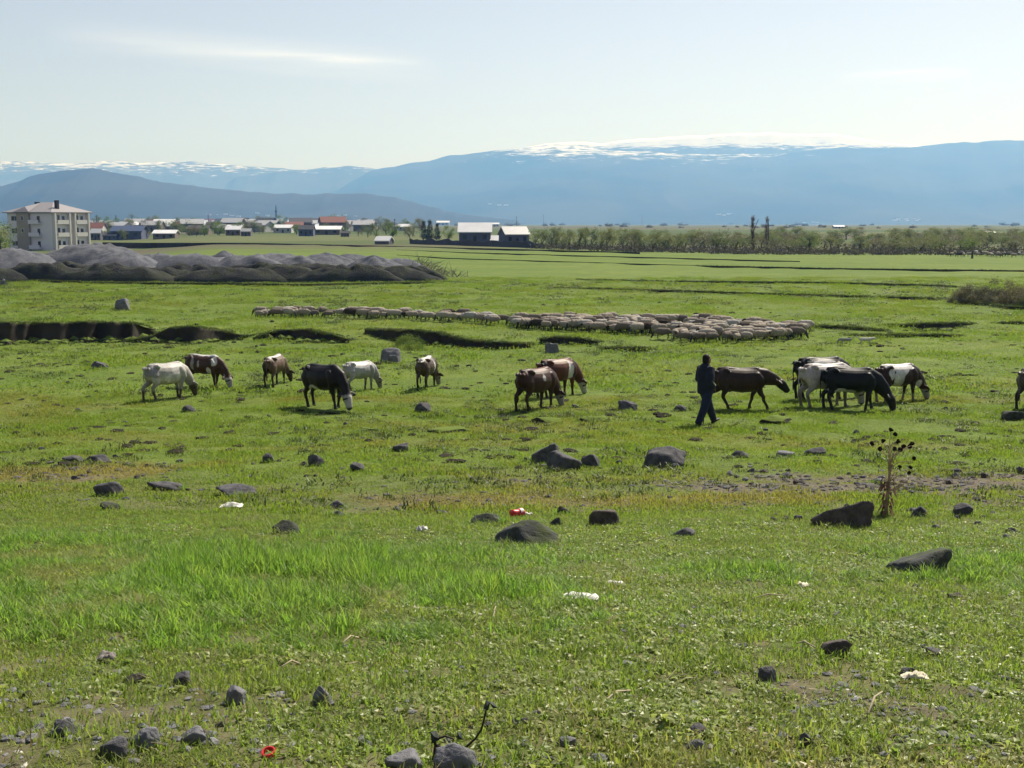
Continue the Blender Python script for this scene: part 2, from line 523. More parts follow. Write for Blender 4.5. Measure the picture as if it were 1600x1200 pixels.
bank('earth_bank', [(845, 529, .3), (870, 525, .6), (905, 527, .5), (935, 533, .1)], 0.32, 2, 'short dark bank behind the upright stone', 4)
bank('earth_bank', [(940, 542, .1), (985, 542, .5), (1015, 544, .1)], 0.14, 1, 'thin dark turf step in front of the sheep', 6)
bank('earth_bank', [(1230, 508, .4), (1300, 509, .8), (1350, 512, .6), (1385, 517, .2)], 0.22, 2, 'thin dark turf step beyond the right end of the flock', 7)
bank('earth_bank', [(1395, 508, .2), (1440, 505, .9), (1490, 503, .8), (1520, 505, .2)], 0.34, 2, 'dark eroded step in the pasture below the willow bushes', 8)
bank('earth_bank', [(1325, 523, .2), (1400, 523, .7), (1480, 523, .8), (1500, 525, .1)], 0.16, 1.5, 'long thin dark turf step near the white dogs', 9)
bank('earth_bank', [(1560, 504, .3), (1600, 503, .8), (1680, 502, .8)], 0.15, 1.5, 'thin turf step at the edge of the willow bushes', 10)
bank('earth_bank', [(860, 449, .3), (930, 450, .8), (1100, 455, 1), (1250, 460, 1), (1370, 463, 1), (1480, 466, .9), (1540, 474, 1), (1620, 482, 1)], 0.15, 3, 'long dark ditch edge crossing the pasture to the willow bushes', 12, rough=0.6, vary=0.6)
bank('earth_bank', [(900, 436, .2), (1050, 439, .6), (1200, 440, .8), (1350, 442, 1), (1480, 446, 1), (1505, 449, .2)], 0.20, 4, 'broad shaded field bank beyond the long ditch edge', 13)
bank('earth_bank', [(620, 398, .3), (700, 403, .8), (900, 409, 1), (1100, 415, 1), (1300, 419, 1), (1620, 423, 1)], 0.14, 6, 'straight dark field ditch edge across the whole meadow', 14, rough=0.4, vary=0.7)
bank('earth_bank', [(620, 390, .3), (720, 394, .8), (900, 399, 1), (1100, 404, 1), (1250, 408, .6)], 0.13, 8, 'straight dark field edge below the willow trees', 15, rough=0.4, vary=0.7)
bank('earth_bank', [(160, 377, .6), (300, 379, 1), (420, 380, 1), (600, 384, .8), (760, 388, .9), (1000, 394, .8)], 0.22, 15, 'low field bank running from the apartment block to the willows', 16, rough=0.4, vary=0.7)
bank('earth_bank', [(-60, 438, .5), (40, 437, .8), (160, 441, .8), (330, 442, .9), (480, 444, .8), (640, 441, .9), (720, 440, .2)], 0.2, 3, 'uneven turf edge in front of the gravel heaps', 17)

# ------------------------------------------------------------------ mountains
def mountain_mat(name, low, high, snow_lo, snow_hi, streak, xr=None, top=1.0):
    m = M(name)
    pos = m.geo('Position')
    n = m.noise(m.map(pos, (0.0012, 0.0012, 0.004)), 1.0, 6, 0.6)
    n2 = m.noise(m.map(pos, (0.0075, 0.012, 0.085)), 1.0, 8, 0.75)
    sp = m.n('ShaderNodeSeparateXYZ'); m.l(pos, sp.inputs[0])
    c = m.mix(m.ramp(n, 0.35, 0.65), low, high)
    alt = m.ramp(sp.outputs[2], snow_lo, snow_hi, 0.0, top)
    if xr:      # snow lies only on the part of the range that rises to the summit
        alt = m.math('MULTIPLY', alt, m.math('MULTIPLY', m.ramp(sp.outputs[0], xr[0] - 900, xr[0] + 500), m.ramp(sp.outputs[0], xr[1] - 500, xr[1] + 700, 1, 0)))
    sn = m.ramp(m.math('ADD', alt, m.math('MULTIPLY', m.math('SUBTRACT', n2, 0.5), streak)), 0.46, 0.60)
    c = m.mix(sn, c, (0.62, 0.65, 0.70))
    m.bsdf(c, 0.95, 0.1)
    return m.m
MTS = []
def mountain(name, sil, dist, depth, mat, label, seed, rough=0.05, n=260, foot=-45):
    sx = np.array([p[0] for p in sil], float); sy = np.array([p[1] for p in sil], float)
    nv = 46
    px = np.linspace(sx[0], sx[-1], n)
    py = np.interp(px, sx, sy)
    k = np.hanning(9); k /= k.sum()
    py = np.convolve(np.pad(py, 4, mode='edge'), k, 'valid')
    H = (HZ - py) / F * dist * 1.0 + CAMZ
    H = H + (fbm(px / 26.0, px * 0 + seed, seed, 4) - 0.5) * 0.012 * dist * 0.22
    xr = (px - 800) / F * dist / math.cos(PITCH)
    V = np.zeros((nv, n, 3))
    nf = 34
    for j in range(nv):
        if j < nf:
            u = j / (nf - 1.0); y = dist - depth * (1 - u); prof = u ** 1.35
        else:
            u = (j - nf + 1) / (nv - nf); y = dist + depth * 0.45 * u; prof = 1 - u ** 0.9
        x = xr * (0.35 + 0.65 * y / dist)
        ridge = 1 - np.abs(2 * fbm(x / (depth * 0.30) + 0.4 * np.sin(y / 900.0), y / (depth * 1.1), seed + 5, 5) - 1)
        z = foot + (H - foot) * prof
        z = z + (ridge - 0.72) * (H - foot) * rough * 4 * prof * (1 - prof) * (1 if j < nf else 0.5)
        V[j, :, 0] = x; V[j, :, 1] = y; V[j, :, 2] = z
    V = V.reshape(-1, 3)
    idx = np.arange(nv * n).reshape(nv, n)
    q = np.stack([idx[:-1, :-1], idx[:-1, 1:], idx[1:, 1:], idx[1:, :-1]], -1).reshape(-1, 4)
    o = mesh_obj(name, V.tolist(), q.tolist(), mat, smooth=True)
    tag(o, label, 'mountain', kind='structure')
    MTS.append(o)
    return o
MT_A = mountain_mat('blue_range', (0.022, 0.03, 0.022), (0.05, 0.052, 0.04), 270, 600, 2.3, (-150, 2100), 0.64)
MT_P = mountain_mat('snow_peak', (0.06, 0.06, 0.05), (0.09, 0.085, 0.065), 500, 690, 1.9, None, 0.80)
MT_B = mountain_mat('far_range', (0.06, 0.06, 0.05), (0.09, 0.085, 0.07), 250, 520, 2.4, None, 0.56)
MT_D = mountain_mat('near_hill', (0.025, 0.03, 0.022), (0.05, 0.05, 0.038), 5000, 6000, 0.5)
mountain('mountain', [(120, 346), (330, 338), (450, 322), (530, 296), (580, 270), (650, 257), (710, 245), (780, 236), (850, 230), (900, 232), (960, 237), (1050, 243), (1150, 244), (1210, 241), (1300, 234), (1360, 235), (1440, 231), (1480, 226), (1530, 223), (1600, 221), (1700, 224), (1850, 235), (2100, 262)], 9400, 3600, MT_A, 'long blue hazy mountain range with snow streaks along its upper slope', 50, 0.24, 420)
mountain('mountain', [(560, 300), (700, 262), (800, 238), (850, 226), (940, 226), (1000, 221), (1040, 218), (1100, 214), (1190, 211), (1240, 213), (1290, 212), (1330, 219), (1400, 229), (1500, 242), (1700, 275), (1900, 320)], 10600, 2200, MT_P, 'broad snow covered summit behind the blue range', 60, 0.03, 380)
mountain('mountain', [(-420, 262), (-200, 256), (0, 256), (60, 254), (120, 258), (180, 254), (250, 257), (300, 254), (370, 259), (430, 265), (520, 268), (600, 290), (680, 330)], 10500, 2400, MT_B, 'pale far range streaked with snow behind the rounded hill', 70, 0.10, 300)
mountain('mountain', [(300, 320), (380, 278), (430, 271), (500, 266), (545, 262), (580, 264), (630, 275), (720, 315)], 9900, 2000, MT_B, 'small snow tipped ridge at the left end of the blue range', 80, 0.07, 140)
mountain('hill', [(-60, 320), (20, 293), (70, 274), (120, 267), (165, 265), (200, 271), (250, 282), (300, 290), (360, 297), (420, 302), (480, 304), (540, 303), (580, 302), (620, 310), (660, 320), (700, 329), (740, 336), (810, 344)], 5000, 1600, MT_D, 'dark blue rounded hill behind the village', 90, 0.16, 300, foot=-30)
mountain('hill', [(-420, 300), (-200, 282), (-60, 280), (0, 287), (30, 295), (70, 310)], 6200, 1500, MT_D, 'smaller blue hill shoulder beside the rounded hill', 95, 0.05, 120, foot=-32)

# ------------------------------------------------------------------ haze
m = M('haze')
pv = m.n('ShaderNodeVolumePrincipled')
pv.inputs['Color'].default_value = (0.15, 0.42, 1.0, 1)
pv.inputs['Absorption Color'].default_value = (1, 1, 1, 1)
pv.inputs['Density'].default_value = 1.5e-4
pv.inputs['Anisotropy'].default_value = 0.25
m.l(pv.outputs[0], m.out.inputs['Volume'])
hz = box('haze', -17500, 17500, -60, 13200, -48, 840, m.m)
tag(hz, 'thin blue haze lying over the plain and mountains', 'haze', kind='stuff')

# ------------------------------------------------------------------ grass: tufts of blades instanced on points of the ground
def grass_mat(name, ca, cb, cdry, trans=0.42, rough=0.5, spec=0.22):
    m = M(name)
    t = m.attr('tint', 'INSTANCER', 'Fac')
    rnd = m.n('ShaderNodeObjectInfo').outputs['Random']
    c = m.mix(rnd, ca, cb)
    c = m.mix(m.ramp(t, 0.0, 1.0), c, cdry)
    tl = m.mix(1.0, c, (1.4, 1.55, 1.0), 'MULTIPLY')
    m.leaf(c, tl, trans, rough, spec)
    return m.m
def tuft(name, seed, nb, spread, h0, h1, w, lean, mat, segs=2):
    r = random.Random(seed)
    V = []; Fc = []
    for b in range(nb):
        a = r.uniform(0, 6.283); q = spread * math.sqrt(r.random())
        p = Vector((q * math.cos(a), q * math.sin(a), -0.012))
        h = r.uniform(h0, h1); ya = r.uniform(0, 6.283)
        d = Vector((math.cos(ya), math.sin(ya), 0)); sd = Vector((-d.y, d.x, 0))
        ln = lean * r.uniform(.2, 1.2) * h
        o = len(V); ww = w * r.uniform(.7, 1.3)
        for s in range(segs + 1):
            u = s / segs
            c = p + Vector((0, 0, h * (u - 0.18 * u * u * lean))) + d * (ln * u * u)
            if s < segs:
                k = ww * (1 - 0.45 * u) / 2
                V += [c - sd * k, c + sd * k]
            else: V.append(c)
        for s in range(segs - 1): Fc.append((o + 2 * s, o + 2 * s + 1, o + 2 * s + 3, o + 2 * s + 2))
        Fc.append((o + 2 * segs - 2, o + 2 * segs - 1, o + 2 * segs))
    me = bpy.data.meshes.new(name); me.from_pydata([tuple(v) for v in V], [], Fc); me.materials.append(mat)
    return bpy.data.objects.new(name, me)
def rosette(name, seed, nl, L, mat):
    r = random.Random(seed)
    V = []; Fc = []
    for b in range(nl):
        a = r.uniform(0, 6.283); tilt = r.uniform(.15, .95); l = L * r.uniform(.5, 1.1); w = l * r.uniform(.2, .34)
        d = Vector((math.cos(a) * math.cos(tilt), math.sin(a) * math.cos(tilt), math.sin(tilt)))
        sd = Vector((-math.sin(a), math.cos(a), 0)); p = Vector((r.uniform(-.05, .05), r.uniform(-.05, .05), -0.004))
        up = sd.cross(d) * -1
        o = len(V)
        V += [p, p + d * l * .5 - sd * w + up * w * .3, p + d * l * .5, p + d * l * .5 + sd * w + up * w * .3, p + d * l - Vector((0, 0, l * .25))]
        Fc += [(o, o + 2, o + 1), (o, o + 3, o + 2), (o + 1, o + 2, o + 4), (o + 2, o + 3, o + 4)]
    me = bpy.data.meshes.new(name); me.from_pydata([tuple(v) for v in V], [], Fc); me.materials.append(mat)
    return bpy.data.objects.new(name, me)
def scatter(name, pts, scl, tint, sources, label, cat, seed=0, tilt=0.12):
    rng = np.random.default_rng(seed)
    n = len(pts)
    me = bpy.data.meshes.new(name)
    me.vertices.add(n); me.vertices.foreach_set('co', np.asarray(pts, dtype=np.float32).ravel())
    def att(nm, kind, key, arr):
        a = me.attributes.new(nm, kind, 'POINT'); a.data.foreach_set(key, np.asarray(arr).ravel())
    att('scl', 'FLOAT_VECTOR', 'vector', np.asarray(scl, dtype=np.float32))
    rot = np.stack([rng.normal(0, tilt, n), rng.normal(0, tilt, n), rng.uniform(0, 6.283, n)], -1).astype(np.float32)
    att('rot', 'FLOAT_VECTOR', 'vector', rot)
    att('tint', 'FLOAT', 'value', np.asarray(tint, dtype=np.float32))
    att('idx', 'INT', 'value', rng.integers(0, len(sources), n).astype(np.int32))
    me.update()
    o = bpy.data.objects.new(name, me); COL.objects.link(o)
    g = bpy.data.node_groups.new(name, 'GeometryNodeTree')
    g.interface.new_socket('Geometry', in_out='INPUT', socket_type='NodeSocketGeometry')
    g.interface.new_socket('Geometry', in_out='OUTPUT', socket_type='NodeSocketGeometry')
    gi = g.nodes.new('NodeGroupInput'); go = g.nodes.new('NodeGroupOutput')
    ip = g.nodes.new('GeometryNodeInstanceOnPoints'); jn = g.nodes.new('GeometryNodeJoinGeometry')
    for s in sources:
        oi = g.nodes.new('GeometryNodeObjectInfo'); oi.inputs['Object'].default_value = s; oi.inputs['As Instance'].default_value = True
        g.links.new(oi.outputs['Geometry'], jn.inputs[0])
    g.links.new(gi.outputs[0], ip.inputs['Points']); g.links.new(jn.outputs[0], ip.inputs['Instance'])
    ip.inputs['Pick Instance'].default_value = True
    for nm, dt, sock in (('idx', 'INT', 'Instance Index'), ('rot', 'FLOAT_VECTOR', 'Rotation'), ('scl', 'FLOAT_VECTOR', 'Scale')):
        na = g.nodes.new('GeometryNodeInputNamedAttribute'); na.data_type = dt; na.inputs['Name'].default_value = nm
        g.links.new(na.outputs['Attribute'], ip.inputs[sock])
    g.links.new(ip.outputs[0], go.inputs[0])
    md = o.modifiers.new('scatter', 'NODES'); md.node_group = g
    tag(o, label, cat, kind='stuff')
    return o
G_LUSH = grass_mat('lush_blades', (0.13, 0.235, 0.038), (0.20, 0.30, 0.056), (0.26, 0.25, 0.085), 0.52)
G_SHORT = grass_mat('meadow_blades', (0.12, 0.185, 0.024), (0.18, 0.24, 0.034), (0.235, 0.20, 0.06), 0.5)
G_WEED = grass_mat('weed_leaves', (0.17, 0.235, 0.055), (0.29, 0.335, 0.115), (0.36, 0.31, 0.14), 0.45, 0.42, 0.35)
G_DRY = grass_mat('dry_straw', (0.30, 0.25, 0.14), (0.42, 0.37, 0.24), (0.20, 0.14, 0.08), 0.3)
rng = np.random.default_rng(5)
def sample(y0, y1, dens, smax=0.50):
    """points spread evenly over the visible ground between two distances (a little beyond the frame too)"""
    area = smax * ((y1 + 1) ** 2 - (y0 + 1) ** 2)
    n = int(area * dens)
    y = np.sqrt(rng.uniform((y0 + 1) ** 2, (y1 + 1) ** 2, n)) - 1
    x = rng.uniform(-smax, smax, n) * (y + 1)
    return x, y
T_L = [tuft('lush_tuft', 10 + i, 26, 0.085, 0.10, 0.24, 0.0075, 0.55, G_LUSH, 3) for i in range(5)]
G_TURF = grass_mat('turf_blades', (0.13, 0.195, 0.032), (0.205, 0.265, 0.05), (0.27, 0.235, 0.085), 0.5)
T_S = [tuft('short_tuft', 20 + i, 30, 0.10, 0.02, 0.062, 0.006, 0.9, G_TURF, 2) for i in range(5)]
T_M = [tuft('meadow_tuft', 30 + i, 46, 0.24, 0.02, 0.06, 0.012, 0.7, G_SHORT, 2) for i in range(5)]
T_F = [tuft('far_tuft', 40 + i, 60, 0.60, 0.03, 0.085, 0.03, 0.7, G_SHORT, 2) for i in range(4)]
T_W = [rosette('weed', 50 + i, 13, 0.048, G_WEED) for i in range(5)]
T_D = [tuft('straw', 60 + i, 7, 0.06, 0.02, 0.11, 0.0035, 1.7, G_DRY, 2) for i in range(4)]
def zz(x, y): return np.stack([x, y, gz(x, y)], -1)
# tall lush grass
x, y = sample(5.2, 14.5, 150)
b, d, l = cover(x, y); k = rng.random(len(x)) < l ** 0.8
x, y, l = x[k], y[k], l[k]
patch = fbm(x / 0.8, y / 0.8, 61, 3)
hole = fbm(x / 0.55 + 7, y / 0.8, 63, 3)
h = (0.18 + 0.60 * l) * (0.30 + 1.05 * sstep(.2, .8, patch)) * (0.45 + 0.55 * sstep(.28, .46, hole)) * rng.uniform(.75, 1.25, len(x))
scatter('grass', zz(x, y), np.stack([rng.uniform(.8, 1.15, len(x))] * 2 + [h], -1), np.clip(rng.normal(.12, .16, len(x)) + .5 * (patch < .36), 0, 1), T_L, 'tall bright green grass in the foreground', 'grass', 1, .16)
# short turf near
x, y = sample(2.9, 14.5, 190)
b, d, l = cover(x, y); k = (rng.random(len(x)) > b * .93) & (rng.random(len(x)) > .55 * l)
x, y, d = x[k], y[k], d[k]
patch = fbm(x / 0.5, y / 0.5, 71, 3)
h = (0.5 + 1.1 * patch) * rng.uniform(.7, 1.3, len(x))
scatter('grass', zz(x, y), np.stack([rng.uniform(.8, 1.2, len(x))] * 2 + [h], -1), np.clip(d * .8 + rng.normal(.1, .2, len(x)), 0, 1), T_S, 'short green turf between the foreground stones', 'grass', 2)
# broad leaved weeds near
x, y = sample(2.9, 13, 260)
b, d, l = cover(x, y); wz = fbm(x / 1.3, y / 1.3, 81, 3)
k = (rng.random(len(x)) > b * .75) & (rng.random(len(x)) > .85 * l) & (rng.random(len(x)) < sstep(.34, .6, wz + .12 * (x > 0)))
x, y, d = x[k], y[k], d[k]
s = rng.uniform(.4, 1.25, len(x))
scatter('ground_weeds', zz(x, y), np.stack([s, s, s], -1), np.clip(d * .5 + rng.normal(.12, .2, len(x)), 0, 1), T_W, 'low leafy weeds spread through the foreground turf', 'weeds', 3, .2)
# dry straw
x, y = sample(2.9, 20, 48)
b, d, l = cover(x, y); k = rng.random(len(x)) < .16 + .6 * b + .45 * d
x, y = x[k], y[k]; s = rng.uniform(.6, 1.5, len(x))
scatter('dry_straw', zz(x, y), np.stack([s, s, s * rng.uniform(.4, 1.1, len(x))], -1), rng.uniform(0, 1, len(x)), T_D, 'thin pale dry straw lying in the turf', 'straw', 4, .7)
# the grazed meadow
x, y = sample(14, 34, 42)
b, d, l = cover(x, y); k = rng.random(len(x)) > b * .9
x, y, d = x[k], y[k], d[k]; patch = fbm(x / 1.0, y / 1.0, 91, 3)
h = (0.3 + 1.3 * sstep(.3, .75, patch)) * rng.uniform(.7, 1.3, len(x))
scatter('grass', zz(x, y), np.stack([rng.uniform(.8, 1.2, len(x))] * 2 + [h], -1), np.clip(d * .85 + rng.normal(.12, .2, len(x)), 0, 1), T_M, 'cropped green meadow grass round the cattle', 'grass', 5)
x, y = sample(34, 105, 5.5)
b, d, l = cover(x, y); patch = fbm(x / 2.0, y / 2.0, 93, 3)
h = (0.25 + 1.3 * sstep(.35, .75, patch)) * rng.uniform(.6, 1.3, len(x))
scatter('grass', zz(x, y), np.stack([rng.uniform(.8, 1.3, len(x))] * 2 + [h], -1), np.clip(d * .8 + rng.normal(.1, .2, len(x)), 0, 1), T_F, 'cropped pale green grass round the sheep', 'grass', 6)
# rank dark tussocks standing up from the grazed turf
G_TUS = grass_mat('tussock_blades', (0.045, 0.075, 0.018), (0.07, 0.10, 0.022), (0.12, 0.105, 0.04), 0.3)
T_T = [tuft('tussock', 80 + i, 60, 0.20, 0.05, 0.14, 0.013, 0.6, G_TUS, 2) for i in range(4)]
x, y = sample(15, 100, 2.4)
patch = fbm(x / 4.0, y / 4.0, 97, 3); k = rng.random(len(x)) < sstep(.38, .7, patch) * np.clip(30 / y, .2, 1)
x, y = x[k], y[k]; s = rng.uniform(.6, 1.8, len(x)) * np.clip(y / 40, 1, 1.8)
scatter('grass', zz(x, y), np.stack([s * 1.3, s, rng.uniform(.4, 1.0, len(x)) * np.clip(y / 50, 1, 1.4)], -1), rng.uniform(0, .5, len(x)), T_T, 'darker rank grass tussocks standing in the meadow', 'grass', 7)

# grass hanging over the lips of the earth banks and standing at their feet
rl = random.Random(6); P = []; SC = []
for (lp, toe, hh_, bk) in LIPS:
    if lp[1] > 130 or lp[1] < 25: continue
    for k in range(2):
        u = rl.random() * .25
        P.append((lp[0] + rl.uniform(-.25, .25), lp[1] + (bk[1] - lp[1]) * u, lp[2] + (bk[2] - lp[2]) * u - .01)); SC.append((rl.uniform(.5, 1.1), rl.uniform(.5, 1.0), rl.uniform(.4, 1.0)))
    if hh_ > .2:
        P.append((toe[0] + rl.uniform(-.2, .2), toe[1] - rl.uniform(-.25, .15), toe[2] + .11)); SC.append((rl.uniform(.6, 1.5), rl.uniform(.6, 1.2), rl.uniform(.5, 1.8)))
scatter('grass', np.array(P), np.array(SC), np.array([rl.uniform(0, .6) for _ in P]), T_T, 'grass fringe along the lips of the earth banks', 'grass', 12, .2)
# grass growing up against the larger stones
def skirt(stones):
    P = []
    r = random.Random(2)
    for o, w, d in stones:
        for k in range(max(8, int(34 * w))):
            a = r.uniform(0, 6.283); q = r.uniform(.46, .60)
            P.append((o.x + w * q * math.cos(a), o.y + d * q * math.sin(a)))
    P = np.array(P); n = len(P)
    h = np.random.default_rng(8).uniform(.18, .55, n)
    scatter('grass', zz(P[:, 0], P[:, 1]), np.stack([np.full(n, .8)] * 2 + [h], -1), np.random.default_rng(9).uniform(0, .7, n), T_L, 'grass fringe growing against the larger stones', 'grass', 11, .2)

# ------------------------------------------------------------------ cattle
m = M('cow_coat')
cc = m.attr('coat')
hn = m.noise(m.map(m.coord(), (22, 22, 9)), 1.0, 4, 0.7)
c = m.mix(m.ramp(hn, 0.3, 0.7, 0, 0.35), cc, (0.0, 0.0, 0.0), 'MIX')
m.bsdf(c, 0.48, 0.2, 0, m.bump(hn, 0.3, 0.012))
COAT = m.m
HORN = plain('horn', (0.42, 0.36, 0.27), 0.5)
BLACK = (0.010, 0.010, 0.012); WHITE = (0.62, 0.60, 0.57); BROWN = (0.060, 0.028, 0.018); RED = (0.13, 0.050, 0.028)
GREY = (0.40, 0.39, 0.39); DARK = (0.022, 0.016, 0.014); TAN = (0.13, 0.085, 0.058); CREAM = (0.44, 0.42, 0.39)

def cow_mesh(pose):
    """pose: graze 0..1 (head down), side (neck turn), legs = four foot offsets (front right, front left, hind right, hind left)"""
    B = Blend()
    xs = [-0.80, -0.76, -0.66, -0.50, -0.25, 0.02, 0.25, 0.42, 0.56, 0.66]
    zc = [0.99, 0.97, 0.945, 0.93, 0.885, 0.868, 0.885, 0.905, 0.915, 0.90]
    ry = [0.06, 0.13, 0.205, 0.245, 0.295, 0.315, 0.285, 0.24, 0.18, 0.10]
    rz = [0.08, 0.17, 0.245, 0.285, 0.32, 0.335, 0.325, 0.315, 0.27, 0.18]
    bel = pose.get('belly', 1.0)
    ry = [r * 1.04 * (bel if 2 < i < 8 else 1) for i, r in enumerate(ry)]
    rz = [r * (1.05 if 2 < i < 9 else 1.02) for i, r in enumerate(rz)]; zc = [z - (.025 if 2 < i < 9 else 0) for i, z in enumerate(zc)]
    B.tube([(x, 0, z) for x, z in zip(xs, zc)], ry, rz, 18)
    B.tube([(-0.70, 0, 1.17), (-0.45, 0, 1.19), (-0.1, 0, 1.165), (0.2, 0, 1.175), (0.42, 0, 1.20), (0.52, 0, 1.16)], [0.04, 0.10, 0.11, 0.11, 0.10, 0.05], [0.03, 0.045, 0.04, 0.04, 0.045, 0.04], 10)
    for s in (-1, 1):
        B.tube([(-0.52, s * 0.12, 1.15), (-0.46, s * 0.22, 1.15), (-0.42, s * 0.265, 1.10)], [0.05, 0.058, 0.045], None, 8)   # hip bones
        B.tube([(-0.83, s * 0.07, 1.06), (-0.74, s * 0.12, 1.09)], [0.045, 0.05], None, 8)                                     # pin bones
        B.tube([(0.36, s * 0.20, 1.05), (0.46, s * 0.215, 0.90), (0.50, s * 0.19, 0.74), (0.44, s * 0.165, 0.60)], [0.05, 0.075, 0.085, 0.06], [0.10, 0.14, 0.12, 0.07], 10)  # shoulder
        B.tube([(-0.50, s * 0.17, 1.02), (-0.55, s * 0.20, 0.86), (-0.53, s * 0.19, 0.70), (-0.56, s * 0.165, 0.58)], [0.07, 0.085, 0.08, 0.055], [0.16, 0.20, 0.155, 0.09], 10)  # thigh
    lg = pose.get('legs', (0.0, 0.03, 0.02, -0.06))
    for s, dx in ((-1, lg[0]), (1, lg[1])):                 # front legs
        lift = 0.0
        k = Vector((0.45 + dx * 0.55, s * 0.145, 0.345)); f = Vector((0.45 + dx * 0.95, s * 0.14, 0.10)); h = Vector((0.475 + dx, s * 0.14, 0.015))
        B.tube([(0.46, s * 0.16, 0.66), (0.45 + dx * 0.25, s * 0.155, 0.50), k + Vector((0, 0, 0.05)), k - Vector((0, 0, 0.03)), (k + f) / 2, f + Vector((0, 0, 0.03)), f - Vector((0, 0, 0.01)), h + Vector((-.01, 0, 0.035)), h],
               [0.095, 0.070, 0.050, 0.050, 0.038, 0.040, 0.046, 0.050, 0.055], [0.108, 0.080, 0.056, 0.054, 0.042, 0.044, 0.050, 0.055, 0.062], 10)
    for s, dx in ((-1, lg[2]), (1, lg[3])):                 # hind legs: stifle forward, hock back
        hk = Vector((-0.70 + dx * 0.6, s * 0.15, 0.43)); f = Vector((-0.64 + dx * 0.95, s * 0.145, 0.10)); h = Vector((-0.61 + dx, s * 0.145, 0.015))
        B.tube([(-0.50 + dx * 0.15, s * 0.165, 0.66), (-0.585 + dx * 0.35, s * 0.16, 0.54), hk + Vector((0.015, 0, 0.03)), hk - Vector((-.005, 0, 0.06)), (hk + f) / 2, f + Vector((0, 0, 0.03)), f, h + Vector((-.01, 0, 0.035)), h],
               [0.095, 0.068, 0.050, 0.048, 0.040, 0.042, 0.046, 0.050, 0.055], [0.132, 0.090, 0.067, 0.056, 0.046, 0.046, 0.050, 0.055, 0.062], 10)
    # neck and head
    gr = pose.get('graze', 1.0); sd = pose.get('side', 0.0); tk = pose.get('tuck', 0.0)
    def lerp(a, b): return Vector(a) * gr + Vector(b) * (1 - gr)
    n0 = Vector((0.42, 0, 0.97))
    n1 = lerp((0.66, 0, 0.86), (0.70, 0, 1.02))
    n2 = lerp((0.86 - tk * .4, 0, 0.66), (0.93, 0, 1.03))
    n3 = lerp((0.98 - tk * .8, 0, 0.46), (1.08, 0, 1.02))
    hd = [lerp((0.99 - tk * .9, 0, 0.44), (1.11, 0, 1.01)), lerp((1.055 - tk, 0, 0.335), (1.21, 0, 0.955)), lerp((1.10 - tk, 0, 0.20), (1.34, 0, 0.87)), lerp((1.12 - tk, 0, 0.10), (1.425, 0, 0.81)), lerp((1.12 - tk, 0, 0.05), (1.455, 0, 0.79))]
    def turn(p, w):
        q = Vector(p); a = sd * w; c, s = math.cos(a), math.sin(a); x = q.x - 0.5
        return Vector((0.5 + x * c, x * s, q.z))
    n1, n2, n3 = turn(n1, .4), turn(n2, .8), turn(n3, 1); hd = [turn(p, 1.1) for p in hd]
    B.tube([n0, n1, n2, n3], [0.18, 0.15, 0.115, 0.10], [0.26, 0.225, 0.165, 0.13], 14)
    B.tube([n1 + Vector((-0.10, 0, -0.19)), (n1 + n2) / 2 + Vector((-0.09, 0, -0.15)), n3 + Vector((-0.06, 0, -0.06))], [0.03, 0.025, 0.03], [0.09, 0.075, 0.06], 8)   # dewlap
    B.tube(hd, [0.122, 0.128, 0.094, 0.092, 0.065], [0.13, 0.142, 0.108, 0.092, 0.065], 14)
    ax = (hd[2] - hd[0]).normalized()
    sv = Vector((-math.sin(sd * 1.1), math.cos(sd * 1.1), 0))
    poll = hd[0] - ax * 0.02
    upn = sv.cross(ax)
    if upn.dot(Vector((1, 0, 1))) < 0: upn = -upn
    for s in (-1, 1):                                        # ears
        B.tube([poll + sv * s * 0.07, poll + sv * s * 0.17 + ax * 0.0, poll + sv * s * 0.29 + ax * 0.05], [0.04, 0.09, 0.045], [0.032, 0.036, 0.028], 8, up=ax)
    # tail
    sw = pose.get('tail', 0.0)
    B.tube([(-0.76, 0, 1.12), (-0.845, sw * .1, 1.03), (-0.865, sw * .4, 0.82), (-0.85, sw * .8, 0.60), (-0.845, sw, 0.42), (-0.845, sw, 0.28)], [0.03, 0.026, 0.022, 0.022, 0.036, 0.018], None, 8)
    # udder / sheath
    B.tube([(-0.42, 0, 0.60), (-0.33, 0, 0.575), (-0.22, 0, 0.60)], [0.10, 0.115, 0.06], [0.07, 0.085, 0.04], 10)
    me = B.fuse('cow_body', 0.020, 6, 0.5)
    return me, poll, sv, ax, upn, hd

